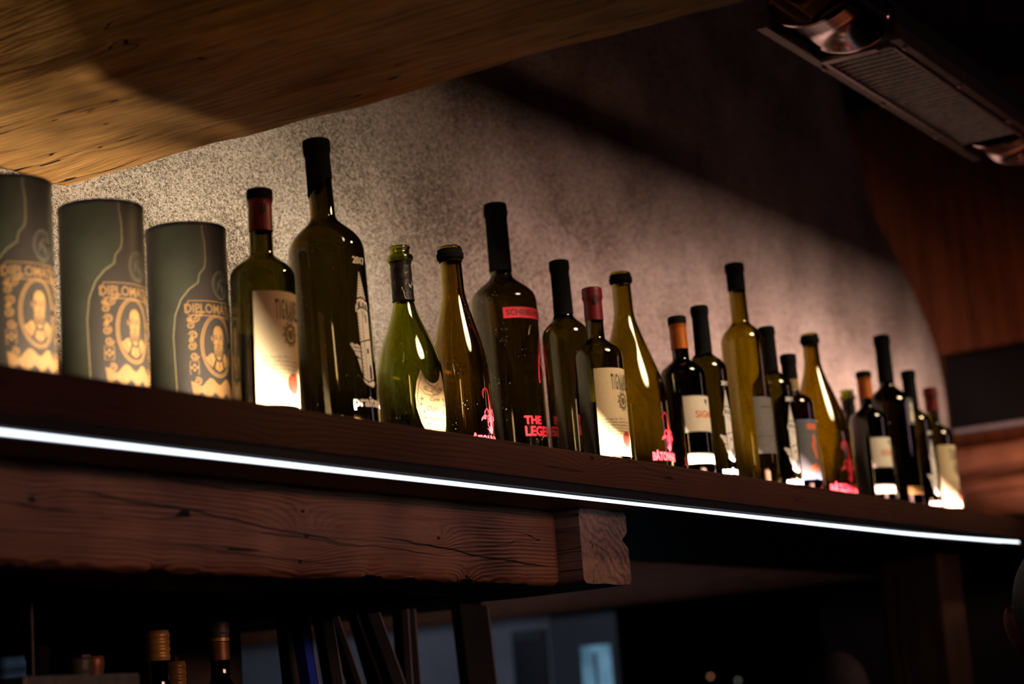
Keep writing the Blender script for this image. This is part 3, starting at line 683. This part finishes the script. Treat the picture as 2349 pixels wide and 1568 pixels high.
def burgundy_kind(h, R, nr, zs, zn, s, mat, zt, cap, th):
    t = thing('wine_bottle', '', 'bottle', group=GB); p = profile('burgundy', h, R, nr, zs, zn)
    bottle_glass(t, p, mat)
    if cap: capsule(t, p, h - cap, h - .0045, M['cap_black'], 'lip_foil', label='black lip foil')
    drawing(t, 'scorpion_print', R, rad(th), zt + .033 * s / .001, M['ink_red'], lambda b: scorpion(b, s), .0004, 'red scorpion print')
    drawing(t, 'lettering', R, rad(th - 2), 0, M['ink_red'], lambda b: text_bm(b, 'BÂTONNAGE', .0235 * s / .001, 0, zt, .62, .035), .0004, 'bold red lettering')
    return t
def legend_kind(pic=False, q=1.0):
    t = thing('magnum_bottle', '', 'bottle', group=GB); R = .0475 * q; F = lambda z: (z + .338) * q - .338; h = F(.385)
    p = profile('bordeaux', h, R, .0148 * q, F(.230), F(.279)); bottle_glass(t, p, M['g_olive_dust'] if not pic else M['g_dark'])
    capsule(t, p, h - .10 * q, h, M['cap_black'], top=True, label='black capsule', bead=h - .018)
    if not pic:
        lb = patch(t, 'shoulder_strip', R, rad(-8), rect(.088 * q, F(.208), F(.2235)), 0, M['ink_red'], 'red name strip')
        drawing(lb, 'lettering', R, rad(-8), 0, M['ink_black'], lambda b: text_bm(b, 'SCHEIBLHOFER', .0115 * q, 0, F(.2118), 1.02, .015), .0007)
        drawing(t, 'lettering', R, rad(-11), 0, M['ink_red'], lambda b: text_bm(b, 'LEGENDS', .0185 * q, -.025 * q, F(.041), .95, .03, 'LEFT'), .0004, 'red lettering'); drawing(t, 'lettering', R, rad(-11), 0, M['ink_red'], lambda b: text_bm(b, 'THE', .0155 * q, -.025 * q, F(.0575), 1.0, .03, 'LEFT'))
        S_ = lambda pts: [(u * q, F(v)) for u, v in pts]
        def sig(b): stroke(b, S_([(-.008, .116), (-.009, .122), (-.008, .135), (-.006, .150), (0, .172), (.005, .186), (.008, .176), (.004, .162), (-.003, .152), (-.006, .150), (.003, .140), (.014, .128), (.022, .132)]), .0023 * q)
        drawing(t, 'signature', R, rad(10), 0, M['ink_red'], sig, .0004, 'red signature stroke')
        patch(t, 'back_label', R, rad(190), rect(.05, F(.185), F(.197)), 0, M['paper_grey'])
    else:
        pl = patch(t, 'picture_label', R, rad(-3), rect(.030, .190, .245), 0, M['paper_slate'], 'small dark picture label')
        drawing(pl, 'figure', R, rad(-3), .215, M['paper_white'], lambda b: (poly(b, ellipse(0, .014, .006, .008, 14)), poly(b, mm([(-9, -18), (9, -18), (7, 4), (0, 8), (-7, 4)], .001))), .0007)
        patch(t, 'bottom_strip', R, rad(-2), rect(.075, .046, .062), 0, M['ink_gold'], 'gold strip near the base')
    return t
def orange_kind():
    t = thing('wine_bottle', '', 'bottle', group=GB); R = .0372; h = .294
    p = profile('bordeaux', h, R, .0133, .190, .222); bottle_glass(t, p, M['g_dark'])
    capsule(t, p, h - .0555, h - .0135, M['cap_orange'], 'capsule', label='orange foil capsule')
    capsule(t, p, h - .0133, h, M['cap_black'], 'lip', top=True)
    lb = patch(t, 'label', R, rad(-4), rect(.088, .094, .155), 0, M['paper_white'], 'cream paper label')
    drawing(lb, 'lettering', R, rad(-4), 0, M['ink_orange'], lambda b: text_bm(b, 'SIGNUM', .016, .006, .118, 1.05, .02), .0007)
    drawing(lb, 'label_frame', R, rad(-4), 0, M['ink_dim'], lambda b: stroke(b, rect(.086, .095, .154) + rect(.086, .095, .154)[:2], .001), .0007)
    drawing(lb, 'emblem', R, rad(-4), .145, M['ink_black'], lambda b: (poly(b, ellipse(0, 0, .003, .004, 12)), stroke(b, [(0, -.004), (0, -.007)], .0015)), .0007)
    l2 = patch(t, 'bottom_strip', R, rad(-4), rect(.088, .042, .060), 0, M['paper_white'], 'cream strip near the base')
    drawing(l2, 'strip_edge', R, rad(-4), 0, M['ink_dim'], lambda b: (stroke(b, [(-.044, .0585), (.044, .0585)], .0025), stroke(b, [(-.044, .0435), (.044, .0435)], .0025)), .0007)
    return t
def tall_kind():
    t = thing('magnum_bottle', '', 'bottle', group=GB); R = .0385; h = .426
    p = profile('bordeaux', h, R, .0150, .275, .320); bottle_glass(t, p, M['g_yellow'])
    capsule(t, p, h - .050, h, M['cap_black'], top=True, label='black capsule')
    lb = patch(t, 'label', R, rad(2), rect(.066, .078, .178), 0, M['paper_grey'], 'dark grey paper label')
    drawing(lb, 'rule_line', R, rad(2), 0, M['ink_dim'], lambda b: stroke(b, [(-.02, .160), (.02, .160)], .004), .0007); drawing(lb, 'rule_line', R, rad(2), 0, M['ink_dim'], lambda b: stroke(b, [(-.033, .108), (.033, .108)], .0015), .0007)
    drawing(lb, 'scrollwork', R, rad(2), 0, M['ink_dim'], lambda b: [stroke(b, spiral(.012, .085 + .014 * i, .005, 1.5, i), .0016) for i in range(4)], .0007)
    return t
def blue_kind():
    t = thing('wine_bottle', '', 'bottle', group=GB); R = .0375; h = .284
    p = profile('bordeaux', h, R, .0133, .182, .215); bottle_glass(t, p, M['g_brown'])
    capsule(t, p, h - .045, h, M['cap_black'], top=True, label='black capsule')
    capsule(t, p, h - .068, h - .048, M['paper_tan'], 'neck_label', label='tan neck label')
    lb = patch(t, 'label', R, rad(-6), rect(.080, .046, .156), 0, M['paper_slate'], 'slate label with blue border')
    drawing(lb, 'border', R, rad(-6), 0, M['paper_blue'], lambda b: stroke(b, rect(.077, .0475, .1545) + rect(.077, .0475, .1545)[:2], .0045), .0007)
    def fig(b):
        stroke(b, [(-.012, .143), (.014, .143)], .011); stroke(b, [(.002, .128), (.004, .118), (0, .108), (.003, .095), (.006, .084)], [.009, .010, .012, .009, .006])
        stroke(b, [(-.010, .064), (-.002, .070), (.010, .066)], [.008, .012, .008])
    drawing(lb, 'picture', R, rad(-6), 0, M['ink_orange'], fig, .0008)
    return t
B = lambda o, lab, x, y=1.41, rot=0, lean=0, z=.3384: place(tag(o, lab), x, y, z + .05 * abs(math.sin(rad(lean))), rad(rot), rad(lean))
tig1 = tignanello_kind(.249, .287); tig2 = tignanello_kind(.249, .300)
B(tig1, 'red-capped wine bottle with a tall cream label standing beside the gift tubes', 1.785, 1.41, 0, -.9)
B(tig2, 'red-capped wine bottle with a cream label at mid-row, before a wide-bodied yellow-green bottle', 2.591, 1.41, -4, .2)
B(dup(tig2), 'red-capped wine bottle with a cream label, rightmost bottle of the row', 4.096, 1.41, -2, .4)
big = tower_kind(.388, .0472, .0150, .232, .288, .00088, M['g_olive_dust'], .062, .012, 3)
B(big, 'tallest nearby black-necked bottle with a large white church tower print', 1.906, 1.41, -6, 2.0)
sm = tower_kind(.325, .0358, .0132, .206, .244, .00074, M['g_olive'], .085, .004, -6, zt=.032)
B(tower_kind(.366, .0378, .0140, .235, .277, .00078, M['g_olive'], .09, .004, -6, zt=.053), 'slim black-necked bottle with white tower print, left neighbour of the middle red-capped bottle', 2.638, 1.49, 0, .9)
B(sm, 'slim green bottle with long black capsule standing behind the first orange-capped bottle', 2.968, 1.41, -6, .6)
B(dup(sm), 'slim dark bottle with white tower print standing right of the grey-labelled tall yellow bottle', 3.243, 1.41, -14, .5)
B(dup(sm), 'slim dark bottle with tower print, second bottle from the right end', 3.97, 1.41, -8, .4)
ch = champagne_kind()
B(ch, 'bright green champagne bottle with torn neck foil and tan shield label', 2.100, 1.43, -2, 1.2)
B(dup(ch), 'dark champagne bottle with shield label, left of the far orange-capped bottle', 3.862, 1.51, -6, .4)
B(burgundy_kind(.308, .0398, .0150, .128, .246, .00075, M['g_amber'], .024, .022, -2), 'amber sloping-shouldered bottle with red scorpion print, right of the champagne bottle', 2.225, 1.43, 0, 1.0)
bg = burgundy_kind(.365, .0595, .0155, .135, .300, .00075, M['g_yellow'], .045, .020, 2)
B(bg, 'wide yellow-green sloping-shouldered bottle with red letters, behind the middle red-capped bottle', 2.786, 1.46, -6, .5)
b14 = burgundy_kind(.338, .0560, .0150, .130, .285, .00092, M['g_amber'], .026, .024, -10)
B(b14, 'wide brown sloping-shouldered bottle with red letters, right of the blue-bordered label', 3.444, 1.41, -6, .5)
B(legend_kind(False, 1.1206), 'large dark bottle with a red name strip at its shoulder and red letters below', 2.607, 1.58, 0, .8)
B(legend_kind(True), 'large dark bottle with small picture label, right of the far orange-capped bottle', 3.834, 1.41, 0, .3)
oc = orange_kind()
B(oc, 'orange-capped dark bottle with cream label, nearer of the two orange-capped bottles', 2.877, 1.41, 0, .8)
B(dup(oc), 'orange-capped dark bottle with pale label, farther of the two orange-capped bottles', 3.706, 1.41, 0, .3)
B(tall_kind(), 'tall slender yellow-olive bottle with grey label and black cap', 3.132, 1.41, -8, .7)
B(blue_kind(), 'dark short bottle with a blue-bordered picture label and tan neck label', 3.329, 1.41, -10, .4)

# ------------------------------------------------------------------ heater under the ceiling
ht = thing('ceiling_heater', 'long metal ceiling heater with a slatted grille and chrome end drum', 'heater', (3.31, 1.094, 1.058))
HK = .8077                                              # shrinks the heater towards the eye at the origin, nearer and smaller
def part(name, bm, mat, sm=False):
    bmesh.ops.scale(bm, vec=(HK, HK, HK), verts=bm.verts); return local(obj(name, bm, mat, None, sm), ht)
bm = bmesh.new()
box(bm, 3.44, 4.75, 1.432, 1.452, 1.300, 1.335); box(bm, 3.70, 4.75, 1.252, 1.272, 1.300, 1.335); part('casing', bm, M['heater_paint'])
bm = bmesh.new(); box(bm, 3.72, 4.63, 1.272, 1.432, 1.330, 1.40); part('housing', bm, M['black_paint'])
bm = bmesh.new(); box(bm, 3.735, 4.60, 1.424, 1.431, 1.296, 1.31); box(bm, 3.735, 4.60, 1.276, 1.283, 1.296, 1.31); box(bm, 3.715, 3.735, 1.31, 1.431, 1.296, 1.305)
part('frame_rail', bm, M['steel'])
bm = bmesh.new()
for i in range(31): tube(bm, [(3.754 + i * .0274, y, 1.305) for y in (1.284, 1.424)], .0046, 8)
part('grille', bm, M['slat_metal'])
def drum(x0, x1):
    bm = bmesh.new(); R_ = []
    for x, r in ((x0, .088), (x0, .094), (x0 + .008, .096), (x0 + .012, .090), (x1 - .03, .090), (x1 - .026, .096), (x1 - .012, .096), (x1 - .006, .091), (x1, .091), (x1, .0)):
        R_.append([bm.verts.new((x, 1.346 + max(r, .001) * math.cos(2 * PI * k / 48), 1.352 + max(r, .001) * .62 * math.sin(2 * PI * k / 48))) for k in range(48)])
    for A, B_ in zip(R_, R_[1:]):
        for k in range(48): bm.faces.new((A[k], A[(k + 1) % 48], B_[(k + 1) % 48], B_[k]))
    return bm
part('end_drum', drum(3.47, 3.70), M['chrome'], 50); part('end_drum', drum(4.63, 4.86), M['chrome'], 50)
for x in (3.76, 4.1, 4.45):
    for y in (1.262, 1.442):
        bm = bmesh.new(); lathe(bm, [(0, -.006), (.004, -.006), (.006, -.003), (.006, 0), (0, 0)], 12); bmesh.ops.translate(bm, verts=bm.verts, vec=(x, y, 1.2995)); part('bolt', bm, M['steel'], True)
bm = bmesh.new(); box(bm, 3.5, 3.53, 1.34, 1.37, 1.40, 2.427); part('hanger', bm, M['black_metal']); bm = bmesh.new(); box(bm, 4.6, 4.63, 1.34, 1.37, 1.40, 2.427); part('hanger', bm, M['black_metal'])

# ------------------------------------------------------------------ far right: screen and hewn logs
scn = thing('wall_screen', 'black flat panel with silver lower edge hanging on the panelled wall', 'screen', (6.18, 1.7, .92))
bm = bmesh.new(); box(bm, 6.155, 6.198, 1.3, 2.055, .815, 1.05, bev=.004); local(obj('panel', bm, M['screen']), scn)
bm = bmesh.new(); box(bm, 6.150, 6.198, 1.3, 2.055, .800, .814, bev=.003); local(obj('lower_rail', bm, M['rail_grey'], label='silver lower rail'), scn)
for z0, z1, x0, lab in ((.645, .735, 6.02, 'upper rough-hewn orange timber stacked beyond the end of the shelf'), (.50, .632, 6.0, 'lower rough-hewn orange timber beneath another, beyond the shelf end')):
    bm = rough_beam('Y', 1.2, 2.12, x0, 6.19, z0, z1, .02, .010, 8, .012, z0 * 9)
    tag(obj('hewn_timber', bm, M['log_wood'], None, True), lab, 'beam', 'hewn timbers at the right')

# ------------------------------------------------------------------ behind and below the bar
bm = bmesh.new(); box(bm, .6, 2.3, 1.5, 1.98, -.23, -.19); struct('trim_10', bm, M['dark_wood'])
bm = bmesh.new(); box(bm, 2.27, 2.43, 2.0, 2.3, FLOOR, .204, bev=.006)
tag(obj('dark_cabinet', bm, M['board_brown']), 'tall narrow dark panel behind the two gold and orange capped bottles', 'cabinet')
def low_bottle(x, y, ztop, capkind, label):
    t = thing('bar_bottle', label, 'bottle', (x, y, -.19), 'bottles on the counter below the shelf'); h = ztop + .19
    p = profile('bordeaux', h, .036, .0125, h - .125, h - .075); bottle_glass(t, p, M['g_dark'], seg=32)
    if capkind == 'gold' or capkind == 'small_gold':
        bm = bmesh.new(); pr = [(.0150, h - .038)]
        for i in range(24): pr.append((.0153 + (.0009 if i % 6 in (2, 3, 4) else 0), h - .037 + .034 * i / 23))
        pr += [(.0146, h + .0008), (0, h + .001)]; lathe(bm, pr, 40); obj('screw_cap', bm, M['cap_gold'], t, True, 'ribbed gold screw cap')
    elif capkind == 'orange':
        capsule(t, p, h - .052, h - .028, M['cap_brown'], 'neck_foil', label='copper neck foil'); capsule(t, p, h - .027, h - .022, M['cap_gold'], 'foil_band', eps=.0018)
        capsule(t, p, h - .021, h, M['cap_grey'], 'cap', top=True)
        bm = bmesh.new(); box(bm, -.008, .008, -.011, .011, h + .0005, h + .0045, bev=.001); obj('tax_seal', bm, M['paper_grey'], t)
    elif capkind == 'grey':
        capsule(t, p, h - .06, h - .030, M['cap_brown'], 'neck_foil', label='copper neck foil'); capsule(t, p, h - .029, h, M['cap_grey'], 'cap', top=True)
        bm = bmesh.new(); box(bm, -.008, .008, -.011, .011, h + .0005, h + .0045, bev=.001); obj('tax_seal', bm, M['paper_grey'], t)
    elif capkind == 'copper': capsule(t, p, h - .07, h, M['cap_brown'], top=True, label='copper capsule')
    else: capsule(t, p, h - .034, h, M['cap_black'], top=True, label='black cap')
low_bottle(1.718, 1.73, .126, 'black', 'black-capped bottle below the shelf, leftmost on the counter')
low_bottle(1.79, 1.73, .110, 'grey', 'bottle with dull grey-green cap below the shelf, right of the black-capped one')
low_bottle(1.885, 1.80, .117, 'copper', 'copper-topped bottle half hidden behind the grey-green capped bottle')
low_bottle(1.931, 1.73, .143, 'gold', 'bottle with ribbed gold screw cap on the counter below the shelf')
low_bottle(2.075, 1.83, .109, 'small_gold', 'bottle with small gold cap peeking from behind the gold screw cap bottle')
low_bottle(2.053, 1.73, .156, 'orange', 'bottle with copper foil collar standing before the dark panel below the shelf')
bm = bmesh.new(); box(bm, 1.47, 1.645, 1.50, 1.595, -.19, .079, bev=.003)
tag(obj('grey_box', bm, M['cap_grey']), 'plain dull grey box top at the bottom left corner below the shelf', 'box')
rd = thing('hanging_rod', 'thin vertical metal rod hanging from a bracket under the shelf at left', 'rod', (1.593, 1.62, .2))
bm = bmesh.new(); tube(bm, [(1.593, 1.611, .19), (1.593, 1.611, -.19)], .0012, 8); local(obj('rod', bm, M['cap_grey']), rd)
bm = bmesh.new(); box(bm, 1.580, 1.606, 1.604, 1.618, .184, .190); box(bm, 1.52, 1.580, 1.609, 1.613, .186, .189); local(obj('bracket', bm, M['steel']), rd)
boards = [(2.425, 2.455, 0, .012, 'board_brown', 'first upright dark brown board right of the dark panel below the shelf'), (2.402, 2.424, .006, .022, 'board_blue', 'slim leaning blue board below the shelf'), (2.517, 2.545, 0, .024, 'board_dark', 'dark leaning board just right of the blue board'),
          (2.60, 2.617, .06, .065, 'board_dark', 'slim dark slanting board in front of the pale far wall'), (2.638, 2.672, .05, .068, 'board_dark', 'wider dark slanting board left of the broad brown one'), (2.672, 2.722, 0, .05, 'board_brown', 'broad brown board leaning right below the joist'),
          (2.745, 2.764, 0, .0, 'board_dark', 'narrow upright dark board touching the leaning brown board'), (2.808, 2.850, 0, .004, 'board_dark', 'upright dark board standing alone in front of the grey wall'), (2.926, 3.018, 0, .012, 'board_dark', 'widest upright black board left of the far doorway'), (3.027, 3.074, 0, 0, 'board_dark', 'last upright black board beside the far doorway')]
bm = bmesh.new(); box(bm, 2.36, 3.2, 1.85, 2.02, -.02, .03); struct('trim_11', bm, M['dark_wood'])
for n_, (x0, x1, off, ln, mt, lab) in enumerate(boards):
    zt = .203; t = thing('upright_board', lab, 'board', (x0, 1.99, zt), 'dark upright boards below the shelf'); H_ = .172
    k = ln / .13; y = (-.03, -.075, -.03, .015, -.03, .015, -.03, .015, -.03, .015)[n_]
    def quad(bm, a, b, ya, yb):
        vs = [bm.verts.new((xx + (.0 - zz) * -k, yy, -zz)) for zz in (0, H_) for xx in (a, b) for yy in (ya, yb)]
        for q in ((0, 1, 3, 2), (4, 6, 7, 5), (0, 4, 5, 1), (2, 3, 7, 6), (0, 2, 6, 4), (1, 5, 7, 3)): bm.faces.new([vs[i] for i in q])
    bm = bmesh.new(); quad(bm, 0, x1 - x0, y - .05, y - .03); obj('board', bm, M[mt], t)
    bm = bmesh.new(); quad(bm, x1 - x0 - .0035, x1 - x0, y - .0515, y - .0502); obj('edge_strip', bm, M['board_edge'], t, label='pale edge of the board')

# ------------------------------------------------------------------ people in the dark room
def ball(bm, mx, nu=14, nv=8):
    rows = [[bm.verts.new(mx @ Vector((math.sin(PI * j / nv) * math.cos(2 * PI * i / nu), math.sin(PI * j / nv) * math.sin(2 * PI * i / nu), math.cos(PI * j / nv)))) for i in range(nu)] for j in range(1, nv)]
    top, bot = bm.verts.new(mx @ Vector((0, 0, 1))), bm.verts.new(mx @ Vector((0, 0, -1)))
    for i in range(nu):
        k = (i + 1) % nu; bm.faces.new((top, rows[0][i], rows[0][k])); bm.faces.new((bot, rows[-1][k], rows[-1][i]))
        for A, B_ in zip(rows, rows[1:]): bm.faces.new((A[i], B_[i], B_[k], A[k]))
def capsule_chain(bm, pts, radii, seg=14):
    for (a, b), (ra, rb) in zip(zip(pts, pts[1:]), zip(radii, radii[1:])):
        a, b = Vector(a), Vector(b)
        for i in range(9): t = i / 8; ball(bm, Matrix.Translation(a.lerp(b, t)) @ Matrix.Scale(ra + (rb - ra) * t, 4), seg)
def blob(bm, c, r, rot=None): ball(bm, Matrix.Translation(c) @ (rot or Matrix.Identity(4)) @ Matrix.Diagonal((*r, 1)), 28, 18)
def remesh(name, bm, mat, parent, vox, smooth=6):
    me = bpy.data.meshes.new(name); bm.to_mesh(me); bm.free(); o = bpy.data.objects.new(name, me); C.objects.link(o)
    r = o.modifiers.new('r', 'REMESH'); r.mode = 'VOXEL'; r.voxel_size = vox; r.use_smooth_shade = True
    s = o.modifiers.new('s', 'SMOOTH'); s.iterations = smooth; s.factor = .5
    bpy.context.view_layer.update(); m2 = bpy.data.meshes.new_from_object(o.evaluated_get(bpy.context.evaluated_depsgraph_get()))
    bpy.data.objects.remove(o); m2.name = name; m2.materials.clear(); m2.materials.append(mat)
    for p in m2.polygons: p.use_smooth = True
    o = bpy.data.objects.new(name, m2); C.objects.link(o); o.parent = parent; return o
def person(label, loc, yaw, height, hairmat, shirt):
    """standing figure; local +Y is where the person looks, origin between the feet"""
    t = thing('person', label, 'person', loc); t.rotation_euler = (0, 0, yaw); s = height / 1.75
    bm = bmesh.new()
    blob(bm, (0, -.005, 1.655), (.074, .094, .098)); blob(bm, (0, .03, 1.60), (.058, .066, .082)); blob(bm, (0, .088, 1.625), (.013, .016, .022)); blob(bm, (0, .072, 1.555), (.034, .03, .022))
    for q in (-1, 1):                                   # ears: shell standing off the skull, lobe below
        R_ = Matrix.Rotation(q * -.5, 4, 'Z') @ Matrix.Rotation(q * .12, 4, 'Y')
        blob(bm, (q * .083, -.006, 1.64), (.009, .020, .031), R_); blob(bm, (q * .076, .004, 1.612), (.008, .011, .014), R_); blob(bm, (q * .089, -.017, 1.652), (.006, .008, .02), R_)
    capsule_chain(bm, [(0, -.015, 1.60), (0, -.02, 1.45)], [.055, .062]); capsule_chain(bm, [(-.17, -.02, 1.40), (0, -.02, 1.44), (.17, -.02, 1.40)], [.062, .075, .062])
    capsule_chain(bm, [(0, -.01, 1.36), (0, 0, 1.15), (0, 0, .95)], [.135, .125, .13])
    for q in (-1, 1):
        capsule_chain(bm, [(q * .18, -.02, 1.39), (q * .23, -.03, 1.12), (q * .25, .05, .88)], [.055, .043, .032]); blob(bm, (q * .255, .075, .82), (.022, .036, .05))
        for i in range(4): capsule_chain(bm, [(q * (.245 + .004 * i), .055 + .017 * i, .785), (q * .25, .058 + .017 * i, .745 - .004 * (i % 2)), (q * .243, .064 + .016 * i, .715)], [.009, .0085, .0075], 8)
        capsule_chain(bm, [(q * .235, .10, .83), (q * .235, .122, .79), (q * .235, .122, .765)], [.011, .0095, .008], 8)
        capsule_chain(bm, [(q * .09, 0, .95), (q * .1, .01, .5), (q * .1, -.01, .08)], [.09, .06, .042]); blob(bm, (q * .1, .06, .035), (.042, .12, .035))
    bmesh.ops.scale(bm, vec=(s, s, s), verts=bm.verts); remesh('body', bm, M['skin'], t, .0065, 4)
    bm = bmesh.new(); bmesh.ops.create_uvsphere(bm, u_segments=40, v_segments=28, radius=1, matrix=Matrix.Translation((0, -.008, 1.662)) @ Matrix.Diagonal((.0805, .0995, .1045, 1)))
    dead = [v for v in bm.verts if v.co.z < 1.60 + .9 * max(0, v.co.y + .01) or (v.co.y > .055 and v.co.z < 1.72)]
    bmesh.ops.delete(bm, geom=dead, context='VERTS'); bmesh.ops.scale(bm, vec=(s, s, s), verts=bm.verts); obj('hair', bm, hairmat, t, True)
    bm = bmesh.new(); capsule_chain(bm, [(-.175, -.02, 1.40), (0, -.02, 1.425), (.175, -.02, 1.40)], [.072, .088, .072]); capsule_chain(bm, [(0, -.01, 1.36), (0, 0, 1.15), (0, 0, .95)], [.147, .137, .142]); capsule_chain(bm, [(0, -.02, 1.44), (0, -.02, 1.478)], [.07, .072])
    for q in (-1, 1): capsule_chain(bm, [(q * .18, -.02, 1.39), (q * .23, -.03, 1.12), (q * .25, .045, .91)], [.067, .055, .045])
    bmesh.ops.scale(bm, vec=(s, s, s), verts=bm.verts); remesh('shirt', bm, shirt, t, .011, 4)
    bm = bmesh.new()
    for q in (-1, 1): capsule_chain(bm, [(q * .08, 0, .96), (q * .1, .01, .5), (q * .1, -.01, .06)], [.11, .078, .062])
    bmesh.ops.scale(bm, vec=(s, s, s), verts=bm.verts); remesh('trousers', bm, shirt, t, .012, 4)
    return t
person('person seen from behind, short dark hair and one ear, cut by the right edge', (2.738, .778, FLOOR), rad(-72), 1.678, M['hair'], M['shirt'])
person('dim person with grey hair standing far back in the dark, behind the post', (4.35, 1.80, FLOOR), rad(-65), 1.582, M['hair_grey'], M['shirt'])

# tiny lamps in the dark room
for x, y, z, m, lab in ((8.0, 3.913, .115, 'tiny_orange', 'tiny dim orange lamp glowing in the dark back room'), (8.0, 3.78, .088, 'tiny_pale', 'tiny pale greenish lamp right of the orange one in the back room')):
    t = thing('tiny_lamp', lab, 'lamp', (x, y, z)); bm = bmesh.new(); lathe(bm, [(0, -.006), (.004, -.004), (.006, 0), (.004, .004), (0, .006)], 14); obj('bulb', bm, M[m], t, True)
    bm = bmesh.new(); lathe(bm, [(0, .006), (.004, .006), (.004, .014), (.0015, .016), (.0015, 1.96 - z), (0, 1.96 - z)], 10); obj('cord', bm, M['black_metal'], t)
